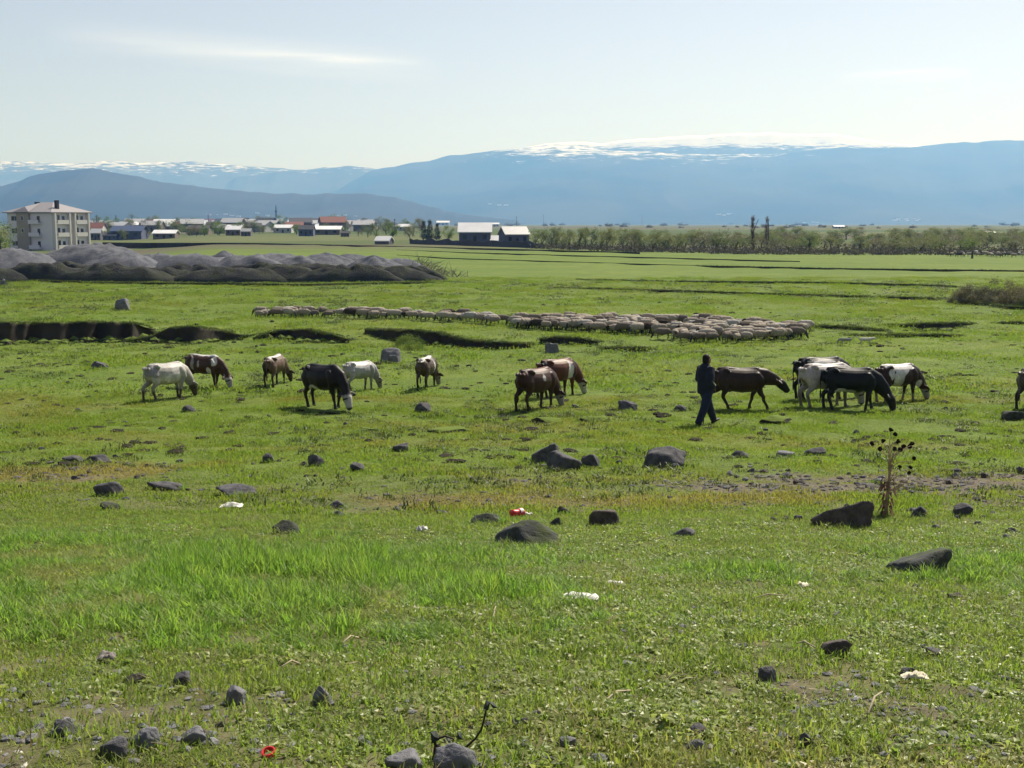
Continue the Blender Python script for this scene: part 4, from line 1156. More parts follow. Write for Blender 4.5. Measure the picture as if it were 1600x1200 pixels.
BIG = [
 ((1268, 779, 1362, 827), 'large dark brown boulder beside the dead thistle', R_BRN, .45, 4),
 ((768, 817, 890, 857), 'wide low mossy boulder half sunk in the tall grass', R_MOSS, -.1, 4),
 ((1390, 861, 1485, 903), 'mossy boulder alone in the grass below the thistle', R_MOSS, .35, 4),
 ((831, 693, 873, 724), 'tall boulder at the back of the three clustered boulders', R_BAS, .15, 3),
 ((854, 707, 909, 737), 'middle boulder of the three clustered boulders', R_BAS, -.1, 3),
 ((907, 710, 938, 732), 'smallest squared boulder of the three clustered boulders', R_BAS, 0, 3),
 ((1005, 699, 1070, 733), 'pointed triangular boulder near the herder', R_BAS, .35, 3),
 ((918, 795, 969, 823), 'blocky dark stone with a pale lit top edge', R_BRN, -.15, 3),
 ((736, 803, 787, 820), 'low rounded stone left of the red litter', R_MOSS, 0, 3),
 ((677, 1166, 744, 1210), 'smooth grey stone beside the dark curved stem', R_GREY, 0, 4),
 ((603, 1181, 662, 1212), 'smooth dark stone left of the grey one by the stem', R_GREY, .1, 4),
 ((205, 1142, 250, 1171), 'rounded grey stone on the bare foreground soil', R_GREY, .1, 3),
 ((281, 1139, 328, 1163), 'flat grey stone right of the rounded grey one', R_GREY, .25, 3),
 ((158, 1157, 203, 1186), 'dark stone left of the rounded grey one', R_BAS, .1, 3),
 ((84, 1127, 124, 1151), 'dark broken stone by the tuft edge left of the grey stones', R_BAS, -.2, 3),
 ((354, 1075, 387, 1101), 'squared grey cobble in the short turf', R_GREY, 0, 3),
 ((272, 1051, 299, 1075), 'small upright dark stone behind the squared cobble', R_BAS, 0, 3),
 ((192, 1055, 228, 1071), 'flat brownish stone left of the small upright stone', R_BRN, .2, 3),
 ((488, 1074, 518, 1103), 'small pointed grey stone in the foreground weeds', R_GREY, -.3, 3),
 ((1280, 999, 1326, 1027), 'dark wedge shaped stone in the weeds below the mossy boulder', R_BRN, .4, 3),
 ((1244, 1146, 1273, 1166), 'dark stone on the stony soil of the foreground', R_BAS, -.2, 3),
 ((1185, 1044, 1214, 1069), 'dark round stone with pale edge in the weeds', R_BAS, 0, 3),
 ((1446, 1013, 1471, 1031), 'small dark stone above the white litter', R_BAS, -.2, 3),
 ((1405, 1044, 1432, 1064), 'small dark stone touching the white litter', R_BAS, 0, 3),
 ((966, 627, 997, 643), 'rounded dark stone on the meadow left of the herder', R_BAS, 0, 3),
 ((648, 630, 673, 646), 'dark peaked stone standing below the tan cow', R_BAS, .1, 3),
 ((614, 694, 640, 707), 'small flat topped stone on open meadow below the peaked stone', R_BAS, .2, 3),
 ((284, 634, 306, 645), 'small rounded stone below the white cow', R_BAS, .2, 3),
 ((142, 566, 169, 578), 'low dark stone in the meadow left of the herd', R_BAS, .1, 3),
 ((150, 753, 194, 777), 'layered dark rock with two steps on the yellowed grass', R_BAS, -.2, 3),
 ((156, 787, 188, 799), 'half hidden stone below the layered rock', R_MOSS, 0, 3),
 ((232, 754, 284, 769), 'long low rock right of the layered rock', R_BAS, -.4, 3),
 ((334, 761, 402, 778), 'long flat broken rock above the white plastic scrap', R_BAS, -.1, 3),
 ((515, 783, 543, 796), 'small dark peaked stone above a round one', R_BAS, .1, 2),
 ((515, 798, 538, 809), 'small round dark stone below a peaked one', R_BAS, 0, 2),
 ((427, 816, 469, 836), 'leaning dark stone at the edge of the tall grass', R_MOSS, -.5, 3),
 ((482, 711, 506, 730), 'small pointed stone on the meadow edge', R_BAS, -.1, 2),
 ((411, 710, 428, 724), 'small dark cube like stone left of the pointed one', R_BAS, .1, 2),
 ((547, 724, 573, 738), 'small slanting stone right of the pointed one', R_BAS, -.5, 2),
 ((96, 714, 131, 724), 'low dark rock at the edge of the yellowed grass', R_BAS, .1, 2),
 ((131, 712, 177, 725), 'low broad dark rock beside the yellowed grass', R_BAS, .1, 2),
 ((1139, 706, 1171, 717), 'flat dark slab near the track rubble', R_BAS, 0, 2),
 ((1211, 706, 1241, 716), 'flat pale topped slab near the track rubble', R_GREY, 0, 2),
 ((1252, 700, 1288, 713), 'flat dark wedge near the track rubble', R_BAS, .4, 2),
 ((1419, 792, 1449, 811), 'dark pointed stone right of the dead thistle', R_BAS, -.2, 3),
 ((1489, 788, 1519, 808), 'dark blocky stone farther right of the dead thistle', R_BAS, .1, 3),
 ((1048, 827, 1086, 841), 'small low stone with raised end in the grass edge', R_BAS, .4, 3),
 ((1047, 725, 1065, 736), 'small stone at the foot of the triangular boulder', R_BAS, 0, 2),
 ((870, 791, 891, 806), 'small round stone behind the mossy boulder', R_BRN, 0, 2),
 ((860, 810, 879, 823), 'small dark stone touching the mossy boulder', R_MOSS, 0, 2),
 ((1053, 634, 1073, 644), 'small dark stone on the meadow behind the herder', R_BAS, -.2, 2),
 ((1560, 643, 1606, 658), 'flat dark turf covered rock below the last cow', R_MOSS, .1, 3),
 ((0, 436, 12, 448), 'grey boulder at the edge of the far pasture', R_GREY, 0, 2),
]
for i, (bx, lab, mt, pk, sub) in enumerate(BIG):
    rock(bx, lab, mt, 200 + i, pk, None, 4 if bx[2] - bx[0] > 24 else sub, blocky=1.0 if 'block' in lab or 'squared' in lab or 'cube' in lab else 0)
for i, (bx, lab, pk) in enumerate((((595, 545, 627, 569), 'grey squared stone slab standing behind the grazing cows', .05), ((851, 536, 874, 553), 'grey upright stone behind the red cow', -.1), ((181, 467, 203, 486), 'grey upright boulder on the pasture left of the sheep', .25))):
    rock(bx, lab, R_GREY, 300 + i, pk, None, 4, blocky=1.0 if i < 2 else 0, name='stone_block', cat='stone')
# smaller single stones, by zone
rr_ = random.Random(9)
def field_stones(n, xr, yr, wr, lab, grp, mats, asp=(.4, .7), dens=None):
    for k in range(n):
        for tr in range(30):
            px = rr_.uniform(*xr); py = rr_.uniform(*yr)
            if dens is None or rr_.random() < dens(px, py): break
        w = rr_.uniform(*wr) * (0.6 + 0.4 * rr_.random()); h = w * rr_.uniform(*asp)
        rock((px, py - h, px + w, py), lab, rr_.choice(mats), 1000 + rr_.randrange(9999), rr_.uniform(-.3, .3), grp, 2)
field_stones(26, (1120, 1600), (738, 765), (9, 24), 'small dark stone in the rubble along the worn track', 'stones of the track rubble', [R_BAS, R_BRN, R_GREY])
field_stones(14, (1200, 1290), (806, 820), (8, 16), 'small stone in the row leading to the large boulder', 'stones by the large boulder', [R_BAS, R_BRN])
field_stones(20, (1380, 1600), (800, 850), (8, 20), 'small stone scattered right of the thistle', 'stones right of the thistle', [R_BAS, R_GREY])
field_stones(26, (20, 1000), (712, 770), (6, 16), 'small dark stone on the yellowed strip of meadow', 'stones of the yellowed strip', [R_BAS, R_BRN])
field_stones(24, (20, 1560), (600, 705), (5, 15), 'small dark stone lying on the grazed meadow', 'stones of the grazed meadow', [R_BAS])
field_stones(34, (800, 1600), (1130, 1200), (12, 36), 'small stone on the stony soil of the foreground', 'stones of the foreground soil', [R_BAS, R_GREY, R_BRN], (.3, .6))
field_stones(22, (0, 780), (1060, 1195), (10, 26), 'small stone in the short foreground turf', 'stones of the foreground turf', [R_BAS, R_GREY, R_BRN], (.3, .6))
field_stones(22, (850, 1600), (900, 1110), (10, 26), 'small stone among the foreground weeds', 'stones among the weeds', [R_BAS, R_GREY, R_BRN], (.3, .6))
# pebbles and earth clods: too many to count
def lumps(name, pts, size, flat, mat, label, cat, seed):
    r = np.random.default_rng(seed)
    bm = bmesh.new(); bmesh.ops.create_icosphere(bm, subdivisions=1, radius=1)
    bv = np.array([v.co[:] for v in bm.verts]); bf = np.array([[v.index for v in f.verts] for f in bm.faces]); bm.free()
    n = len(pts)
    s = r.uniform(*size, n) * (.5 + .8 * r.random(n)); a = r.uniform(0, 6.28, n); st = r.uniform(.6, 1.5, n); fl = r.uniform(*flat, n)
    P = bv[None] * (1 + r.uniform(-.3, .3, (n, len(bv), 1))) * np.stack([s * st, s, s * fl], -1)[:, None, :]
    c_, s_ = np.cos(a)[:, None], np.sin(a)[:, None]
    X_ = P[..., 0] * c_ - P[..., 1] * s_; Y_ = P[..., 0] * s_ + P[..., 1] * c_
    z = gz(pts[:, 0], pts[:, 1]) + s * fl * .25
    V = np.stack([X_ + pts[:, :1], Y_ + pts[:, 1:2], P[..., 2] + z[:, None]], -1).reshape(-1, 3)
    Fc = (bf[None] + (np.arange(n) * len(bv))[:, None, None]).reshape(-1, 3)
    ob = mesh_obj(name, V.tolist(), Fc.tolist(), mat); tag(ob, label, cat, kind='stuff'); return ob
rn = np.random.default_rng(12)
def draw(n, y0, y1, pw, keep):
    y = y0 + (y1 - y0) * rn.random(n * 14) ** pw; x = rn.uniform(-.48, .48, n * 14) * (y + 1)
    k = rn.random(n * 14) < keep(*cover(x, y))
    return np.stack([x[k], y[k]], -1)[:n]
near_ = lambda n: draw(n, 2.9, 13, 1.3, lambda b, d, l: (.10 + .8 * b) * (l < .5))
track_ = lambda n: draw(n, 14.5, 21, 1.0, lambda b, d, l: .06 + b + .25 * d)
meadow_ = lambda n: draw(n, 20, 98, 1.1, lambda b, d, l: b * 0 + 1)
lumps('pebbles', near_(2600), (.005, .024), (.35, .7), R_GREY, 'scattered grey pebbles and gravel in the foreground turf', 'pebbles', 3)
lumps('pebbles', track_(1300), (.015, .055), (.35, .7), R_BAS, 'scattered dark rubble along the worn track', 'rubble', 4)
PALE = plain('pale_chips', (.42, .40, .36), .8)
lumps('pale_chips', np.concatenate([near_(150), track_(160)]), (.006, .02), (.3, .5), PALE, 'small pale stone chips and bits in the turf', 'stone chips', 6)
tp_ = np.array([(t[0] + random.Random(i).uniform(-.3, .3), t[1] - random.Random(i + 9999).uniform(-.15, .45)) for i, (l, t, h, b) in enumerate(LIPS) if h > .28 and t[1] < 90 for q in range(2)])
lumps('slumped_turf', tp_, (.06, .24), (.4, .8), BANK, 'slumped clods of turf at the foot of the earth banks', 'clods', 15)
CLOD = plain('dark_clod', (.034, .030, .022), .95, .05, .4, 12)
lumps('earth_clods', meadow_(2300), (.03, .15), (.22, .45), CLOD, 'dark earth clods and dung strewn over the meadow', 'clods', 5)
# turf mounds that show one by one
for i, (bx, lab) in enumerate((((668, 663, 740, 677), 'long dark turf mound right of the small stones'), ((555, 664, 592, 675), 'short dark turf mound left of the long one'), ((830, 646, 880, 663), 'dark turf mound below the dark red cow'), ((906, 647, 958, 661), 'dark turf mound right of the dark red cow'),
        ((1180, 640, 1240, 664), 'dark trampled mound in front of the walking cow'), ((1483, 583, 1526, 588), 'thin flat dark turf patch right of the spotted cow'), ((208, 655, 258, 666), 'low dark turf mound below the white cow'), ((500, 640, 540, 648), 'low dark turf hump below the black cow'), ((1130, 586, 1175, 590), 'thin flat dark turf patch behind the walking cow'))):
    bx = (bx[0], bx[1] + (bx[3] - bx[1]) * .45, bx[2], bx[3])
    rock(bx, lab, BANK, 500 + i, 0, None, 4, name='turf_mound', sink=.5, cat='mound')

# ------------------------------------------------------------------ the dead thistle
skirt(STONES)
def stem(name, pts, r0, r1, mat, parent, seg=6):
    n = len(pts); rr = [r0 + (r1 - r0) * i / (n - 1) for i in range(n)]
    v, f = tube_arrays(pts, rr, None, seg, up=(0.3, 1, 0.2)); return mesh_obj(name, v, f, mat, parent, True)
DRYS = plain('dead_stem', (.34, .26, .17), .9, .1, .35, 20); HEADM = plain('dead_head', (.022, .016, .012), .95, .05); DLEAF = plain('dead_leaf', (.17, .11, .07), .95, .1, .4, 12)
g = hit(1384, 806); k = ppm(g)
th = empty('dead_thistle', g)
def T(px, py, dy=0.0): return Vector(((px - 1384) / k, dy, (806 - py) / k))
rt = random.Random(4)
main = [T(1384, 812), T(1384, 790), T(1386, 765), T(1387, 740), T(1389, 728)]
stem('stem', main, .028, .014, DRYS, th)
heads = [(1362, 694, .1), (1366, 697, -.1), (1377, 688, .05), (1388, 697, -.12), (1398, 679, .1), (1398, 688, 0), (1393, 673, .15), (1400, 699, -.05), (1411, 698, .08), (1416, 689, -.08), (1421, 698, .1), (1420, 712, -.1), (1408, 731, .12), (1412, 734, -.12), (1420, 729, .02)]
for (hx, hy, dy) in heads:
    st = T(1388 + rt.uniform(-3, 3), 730 + rt.uniform(-8, 6) if hy < 720 else 752)
    en = T(hx, hy + 3, dy); md = st.lerp(en, .5) + Vector((-.25 * (en.x - st.x), .3 * dy, .03))
    br = stem('branch', [st, md, en], .006, .0035, DRYS, th, 5)
    bm = bmesh.new(); bmesh.ops.create_icosphere(bm, subdivisions=2, radius=1)
    for v in bm.verts:
        q = 1 + (.45 if rt.random() < .35 else rt.uniform(-.08, .08)); v.co = v.co * q * (.022 if hy < 720 else .019)
    bmesh.ops.translate(bm, verts=bm.verts, vec=T(hx, hy, dy)); bm_obj('seed_head', bm, HEADM, br)
for i in range(48):                      # withered leaves hanging down the stem
    py = 806 - 66 * rt.random() ** 1.5; a = rt.uniform(0, 6.28); b0 = T(1385, py); L = rt.uniform(.08, .20)
    d = Vector((math.cos(a), math.sin(a), 0)); sd = Vector((-d.y, d.x, 0)) * rt.uniform(.012, .03)
    p1 = b0 + d * L * .45 + Vector((0, 0, rt.uniform(-.03, .05))); p2 = b0 + d * L * .8 + Vector((0, 0, -L * rt.uniform(.3, .9)))
    mesh_obj('leaf', [b0, p1 - sd, p1 + Vector((0, 0, .006)), p1 + sd, p2], [(0, 2, 1), (0, 3, 2), (1, 2, 4), (2, 3, 4)], DLEAF, th)
tag(th, 'tall dead thistle with round dark seed heads beside the boulder', 'thistle')
for i, (px, py0, py1) in enumerate(((1410, 772, 748), (1403, 775, 752), (1397, 778, 756))):
    g2 = hit(px, py0); k2 = ppm(g2); o = empty('dry_stalk', g2)
    stem('stem', [Vector((0, 0, -.02)), Vector((.01, 0, (py0 - py1) / k2 * .6)), Vector((.03, 0, (py0 - py1) / k2))], .006, .003, DRYS, o, 5)
    for j in range(4):
        z = (py0 - py1) / k2 * rt.uniform(.3, 1); mesh_obj('leaf', [(0, 0, z), (.05 * (-1) ** j, .01, z + .03), (.09 * (-1) ** j, 0, z - .02)], [(0, 1, 2)], DRYS, o)
    tag(o, 'short dry stalk standing right of the dead thistle', 'stalk', 'dry stalks by the thistle')

# ------------------------------------------------------------------ dark curved stem with a wilted leaf, in the foreground
g = hit(712, 1190); k = ppm(g)
def T2(px, py, dy=0.0): return Vector(((px - 712) / k, dy, (1190 - py) / k * .96))
wt = empty('wilted_weed', g + Vector((0, .03, 0)))
SDK = plain('dark_stem', (.030, .020, .014), .8); LDK = plain('wilted_leaf', (.018, .026, .022), .7)
stem('stem', [T2(716, 1192), T2(728, 1172), T2(742, 1158), T2(752, 1142), T2(756, 1125), T2(760, 1106)], .0042, .003, SDK, wt)
stem('stem', [T2(676, 1196), T2(680, 1170), T2(676, 1150)], .006, .005, SDK, wt)
stem('branch', [T2(678, 1160), T2(695, 1153), T2(708, 1158), T2(706, 1170)], .004, .003, SDK, wt)
stem('branch', [T2(680, 1168), T2(696, 1176), T2(712, 1172)], .004, .003, SDK, wt)
for (a, b, c_, d_) in (((755, 1106), (759, 1094), (766, 1095), (763, 1107)), ((764, 1095), (770, 1097), (778, 1105), (770, 1103)), ((672, 1146), (680, 1146), (688, 1158), (674, 1164)), ((714, 1146), (720, 1150), (724, 1160), (714, 1156))):
    P = [T2(*a), T2(*b, .012), T2(*c_), T2(*d_, -.012)]
    ce = sum(P, Vector()) / 4 + Vector((0, -.012, .004))
    mesh_obj('leaf', P + [ce], [(0, 1, 4), (1, 2, 4), (2, 3, 4), (3, 0, 4)], LDK, wt)
tag(wt, 'dark curved weed stem with wilted leaf above the grey stones', 'weed')

# ------------------------------------------------------------------ litter
REDP = plain('red_plastic', (.55, .022, .030), .4, .5, .12); WHP = plain('white_plastic', (.55, .54, .51), .5, .4, .12, 9); CREAMP = plain('cream_paper', (.60, .55, .42), .7, .2, .15, 9)
def crumple(name, bx, mat, label, seed, cat='litter', lift=.35):
    """a crumpled sheet of film or paper lying in the grass"""
    x0, y0, x1, y1 = bx
    r = random.Random(seed); g = hit((x0 + x1) / 2, y1); k = ppm(g); w = (x1 - x0) / k; h = (y1 - y0) / k; d = max(w * .45, .05)
    nx, ny = 13, 8; V = []; Fc = []
    for j in range(ny):
        for i in range(nx):
            u = i / (nx - 1) * 2 - 1; v = j / (ny - 1) * 2 - 1
            e = 1 - .25 * abs(u) ** 3 + r.uniform(-.06, .06)
            z = (float(fbm(u * 2.3 + seed, v * 2.3, seed, 3)) - .25) * h * 1.5 * (1 - .6 * max(abs(u), abs(v)) ** 4) + h * lift * .5
            V.append((u * w / 2, v * d / 2 * e + .12 * d * math.sin(3 * u + seed), max(z, -.005)))
    for j in range(ny - 1):
        for i in range(nx - 1): a = j * nx + i; Fc.append((a, a + 1, a + nx + 1, a + nx))
    V2 = [(p[0], p[1], p[2] - .004) for p in V]; nvt = len(V)
    Fc += [tuple(i + nvt for i in f[::-1]) for f in Fc]
    o = mesh_obj(name, V + V2, Fc, mat, None, True)
    o.location = g + Vector((0, d * .45, .012)); tag(o, label, cat); return o
crumple('plastic_bag', (876, 930, 936, 943), WHP, 'crumpled white plastic film in the middle of the weeds', 1)
crumple('plastic_scrap', (343, 787, 378, 796), WHP, 'white plastic scrap on the grass below the flat broken rock', 2)
crumple('paper_scrap', (1411, 1055, 1452, 1068), CREAMP, 'cream white crumpled paper in the right foreground', 3)
crumple('plastic_scrap', (948, 910, 974, 917), WHP, 'thin white scrap behind the crumpled plastic film', 4)
crumple('plastic_scrap', (1246, 911, 1264, 921), CREAMP, 'tiny cream scrap below the mossy boulder', 5)
crumple('paper_scrap', (650, 822, 668, 834), WHP, 'tiny white curled scrap left of the mossy boulder', 6)
crumple('paper_scrap', (150, 1022, 178, 1037), plain('grey_paper', (.20, .18, .165), .8), 'faded grey scrap in the left foreground turf', 7)
# red ring of a bottle cap
g = hit(418, 1186); k = ppm(g); R_ = 11 / k
cp = empty('bottle_cap', g + Vector((0, .02, R_ * .55)))
cp.rotation_euler = (rad(14), rad(-12), .3)
n = 28; V = []; Fc = []
for (rr2, z) in ((1, -.35), (1.03, .0), (1, .35), (.8, .38), (.74, .3), (.74, -.35)):
    for i in range(n):
        a = 2 * math.pi * i / n; kk = rr2 * (1 + (.02 if i % 2 else -.02)) if rr2 > .9 else rr2
        V.append((R_ * kk * math.cos(a), R_ * kk * math.sin(a), R_ * z))
for j in range(6):
    for i in range(n): Fc.append((j * n + i, j * n + (i + 1) % n, ((j + 1) % 6) * n + (i + 1) % n, ((j + 1) % 6) * n + i))
mesh_obj('ring', V, Fc, REDP, cp)
v, f = tube_arrays([(-R_ * 1.2, -.01, -R_ * .3), (-R_ * 2, -.015, -R_ * .45), (-R_ * 3, 0, -R_ * .5)], [R_ * .12, R_ * .1, R_ * .08], None, 6, up=(0, 0, 1)); mesh_obj('tether', v, f, REDP, cp, True)
tag(cp, 'red plastic bottle cap ring lying on foreground soil', 'bottle cap')
# crushed red and white can
g = hit(808, 810); k = ppm(g); cn = empty('crushed_can', g + Vector((0, .03, .06)), .5)
L = 22 / k; V = []; Fc = []; n = 16
for i, (u, q) in enumerate(((-.5, .80), (-.46, 1), (-.2, .86), (0, .72), (.2, .92), (.46, 1), (.5, .82))):
    for j in range(n):
        a = 2 * math.pi * j / n; qq = q * (1 + .12 * math.sin(3 * a + i)) * .055
        V.append((u * L, qq * math.cos(a), qq * .85 * math.sin(a)))
for i in range(6):
    for j in range(n): Fc.append((i * n + j, i * n + (j + 1) % n, (i + 1) * n + (j + 1) % n, (i + 1) * n + j))
Fc += [tuple(range(n))[::-1], tuple(range(6 * n, 7 * n))]
mesh_obj('can_body', V, Fc, REDP, cn, True)
V = [(u * L, 1.06 * .05 * math.cos(a), 1.06 * .05 * .9 * math.sin(a)) for u in (.18, .44) for a in np.linspace(0, 6.283, 17)[:-1]]
mesh_obj('white_band', V, [(j, (j + 1) % 16, 16 + (j + 1) % 16, 16 + j) for j in range(16)], WHP, cn, True)
tag(cn, 'crushed red and white can lying behind the mossy boulder', 'can')
crumple('paper_scrap', (820, 800, 832, 807), WHP, 'pale scrap beside the crushed red can', 9)
# loose pale twigs
TW = plain('pale_twig', (.36, .31, .22), .85, .1, .2)
for i, (a, b) in enumerate((((700, 906), (760, 900)), ((560, 1000), (535, 1014)), ((470, 1042), (440, 1052)), ((940, 1105), (985, 1090)), ((1170, 940), (1230, 938)), ((1356, 1120), (1378, 1092)), ((1240, 1010), (1275, 1022)), ((770, 975), (775, 955)), ((945, 895), (950, 868)))):
    ga, gb = hit(*a), hit(*b)
    if (ga - gb).length > .5: gb = ga + (gb - ga).normalized() * .4
    md = ga.lerp(gb, .5) + Vector((0, .01, .02))
    v, f = tube_arrays([ga + Vector((0, 0, .012)), md + Vector((0, 0, .02)), gb + Vector((0, 0, .03))], [.005, .0045, .003], None, 5, up=(.2, .3, 1))
    o = mesh_obj('twig', v, f, TW, None, True); tag(o, 'thin pale dry twig lying on the foreground turf', 'twig', 'loose dry twigs')

# ------------------------------------------------------------------ gravel heaps and earth mounds
m = M('gravel')
co_ = m.geo('Position'); n = m.noise(co_, 1.4, 6, 0.7); n2 = m.noise(co_, 9.0, 4, 0.7)
c = m.mix(m.ramp(n, .35, .65), (0.09, 0.096, 0.115), (0.15, 0.156, 0.176)); c = m.mix(m.ramp(n2, .5, .75, 0, .5), c, (0.24, 0.23, 0.24))
m.bsdf(c, .95, .1, 0, m.bump(n2, .8, .12)); GRAVEL = m.m
m = M('weedy_earth')
co_ = m.geo('Position'); n = m.noise(co_, 1.1, 6, 0.7); n2 = m.noise(co_, 7.0, 4, 0.7)
c = m.mix(m.ramp(n, .4, .62), (0.040, 0.041, 0.044), (0.052, 0.058, 0.040)); c = m.mix(m.ramp(n2, .55, .75, 0, .5), c, (0.11, 0.10, 0.075))
m.bsdf(c, .95, .1, 0, m.bump(n2, .9, .15)); WEEDY = m.m
def heap(name, pxc, pytop, halfw_px, dist, mat, label, grp, seed, dep=1.0, pw=1.15, rough=.10):
    top = at_dist(pxc, pytop, dist); x, y = top.x, top.y
    g0 = float(gz(x, y)); H = top.z - g0; R = halfw_px / (F / dist)
    nr_, ns = 14, 44; V = []; Fc = []
    for i in range(nr_ + 1):
        q = i / nr_
        for j in range(ns):
            a = 2 * math.pi * j / ns
            ir = 1 + .35 * (float(vnoise(math.cos(a) * 1.6 + seed, math.sin(a) * 1.6, seed)) - .5)
            lx, ly = R * q * ir * math.cos(a), R * dep * q * ir * math.sin(a)
            z = H * max(0, (1 - q ** pw)) * (1 - .0 * q)
            z += H * rough * 3.2 * (float(fbm(lx * 1.3 + seed, ly * 1.6, seed + 1, 5)) - .5) * (1 - q * q)
            z = g0 + z if i < nr_ else float(gz(x + lx, y + ly)) - .3
            V.append((x + lx, y + ly, z))
    for i in range(nr_):
        for j in range(ns): Fc.append((i * ns + j, i * ns + (j + 1) % ns, (i + 1) * ns + (j + 1) % ns, (i + 1) * ns + j)[::-1])
    o = mesh_obj(name, V, Fc, mat, None, True); tag(o, label, 'heap', grp); return o
HP = [(-40, 392, 110, 108), (18, 387, 120, 107), (62, 399, 80, 112), (147, 379, 125, 109), (190, 391, 90, 106), (238, 393, 100, 108), (280, 397, 80, 111), (306, 394, 100, 106), (350, 391, 90, 109), (392, 395, 90, 104), (432, 392, 110, 107), (470, 395, 80, 105), (508, 391, 110, 106), (556, 394, 95, 107), (585, 397, 72, 103), (620, 398, 70, 105)]
rh = random.Random(3)
for i, (px, py, hw, d) in enumerate(HP):
    heap('gravel_heap', px, py + 3 + (2 if px > 400 else 0), hw, d, GRAVEL, 'tipped heap of grey gravel before the apartment block' if px < 240 else 'tipped heap of dark grey gravel in the long row', 'row of gravel heaps', 700 + i, rh.uniform(.45, .75), rh.uniform(1.3, 2.2), rh.uniform(.08, .13))
for i, (px, py, hw) in enumerate(((-40, 416, 110), (62, 411, 120), (105, 409, 90), (178, 413, 110), (250, 418, 90), (300, 413, 100), (362, 418, 110), (420, 413, 120), (492, 412, 130), (548, 414, 100), (600, 414, 90), (645, 413, 58))):
    heap('earth_mound', px, py, hw, 98 + (i % 3), WEEDY, 'low weedy earth mound in front of the gravel heaps', 'earth mounds in front of the gravel', 760 + i, .28, 1.9, .2)
# brush pile at the right end of the heaps
bp = hit(660, 433); BRUSH = plain('dry_brush', (.17, .15, .125), .9, .1, .3, 4)
V = []; Fc = []; r = random.Random(5)
for k in range(260):
    a = Vector((r.gauss(0, 1.5), r.gauss(0, .9), 0)); h = max(.2, 1.5 - .45 * abs(a.x)) * r.random()
    d = Vector((r.uniform(-1, 1), r.uniform(-.6, .6), r.uniform(-.2, .7))).normalized() * r.uniform(.5, 1.4)
    v, f = tube_arrays([a + Vector((0, 0, h - .1)), a + d * .5 + Vector((0, 0, h + .1)), a + d + Vector((0, 0, h))], [.025, .02, .008], None, 3, up=(.2, .1, 1))
    o_ = len(V); V += v; Fc += [tuple(i + o_ for i in q) for q in f]
o = mesh_obj('brush_pile', V, Fc, BRUSH); o.location = bp; tag(o, 'pale pile of dry brushwood at the end of the gravel heaps', 'brush pile')

# ------------------------------------------------------------------ buildings
PLAS = plain('pale_plaster', (.74, .71, .74), .9, .1, .08, .6); BEIGE = plain('beige_plaster', (.36, .315, .26), .9, .1, .08, .6); CREAMW = plain('cream_plaster', (.64, .62, .58), .9, .1, .08, .6)
TILE = plain('grey_roof', (.24, .225, .235), .6, .3, .15, 2); DARKW = plain('window_glass', (.02, .024, .03), .15, .5, .1); TRIM = plain('white_trim', (.68, .68, .66), .7); CHIM = plain('chimney_brick', (.035, .03, .03), .9); RAIL = plain('railing', (.12, .14, .12), .6)
k = F / 300.0
g = at_dist(83, 392, 260); g.z = float(gz(g.x, g.y))
ab = empty('apartment_block', g, 0)
th_ = rad(25)
ab.rotation_euler = (0, 0, th_)
# local: long front face runs along -x from the near corner (0,0); side face runs along +y ; turn so that the corner faces the camera
LW, SW, EH = 14.9, 12.6, 9.4
ab.rotation_euler = (0, 0, -th_)
box('wall', -LW, 0, 0, SW, -.5, EH, PLAS, ab)
box('stair_tower', -LW + 3.7, -LW + 7.8, -.55, .05, -.5, EH + .02, BEIGE, ab)
bm = bmesh.new(); ov = .8
pts = [(-LW - ov, -ov, EH), (ov, -ov, EH), (ov, SW + ov, EH), (-LW - ov, SW + ov, EH), (-LW + 5.6, SW / 2, EH + 2.5), (-5.6, SW / 2, EH + 2.5)]
vs = [bm.verts.new(p) for p in pts]; lo = [bm.verts.new((p[0], p[1], EH - .25)) for p in pts[:4]]
for f in ((0, 1, 5, 4), (1, 2, 5), (2, 3, 4, 5), (3, 0, 4)): bm.faces.new([vs[i] for i in f])
for i in range(4): bm.faces.new([lo[i], lo[(i + 1) % 4], vs[(i + 1) % 4], vs[i]])
bm.faces.new(lo[::-1]); roof = bm_obj('roof', bm, TILE, ab)
bm = bmesh.new(); a_ = [bm.verts.new(p) for p in ((-LW + 2.9, -ov - .35, EH + .02), (-LW + 8.6, -ov - .35, EH + .02), (-LW + 5.75, SW / 2 - .6, EH + 2.32), (-LW + 5.75, -ov + 1.2, EH + 1.35))]
bm.faces.new((a_[0], a_[1], a_[3])); bm.faces.new((a_[1], a_[2], a_[3])); bm.faces.new((a_[2], a_[0], a_[3])); bm_obj('dormer', bm, TILE, roof)
box('chimney', -1.9, -1.1, 3.0, 3.8, EH, EH + 2.9, CHIM, roof); box('chimney', -LW + 2.6, -LW + 3.7, 6.6, 7.4, EH + .5, EH + 2.6, CHIM, roof)
def win(x, z, w=1.2, h=1.3, face='front', y=0.0):
    if face == 'front':
        f = box('window', x, x + w, y - .06, y + .04, z, z + h, TRIM, ab); box('pane', x + .1, x + w - .1, y - .09, y - .062, z + .1, z + h - .1, DARKW, f)
    else:
        f = box('window', -.04, .06, x, x + w, z, z + h, TRIM, ab); box('pane', .062, .09, x + .1, x + w - .1, z + .1, z + h - .1, DARKW, f)
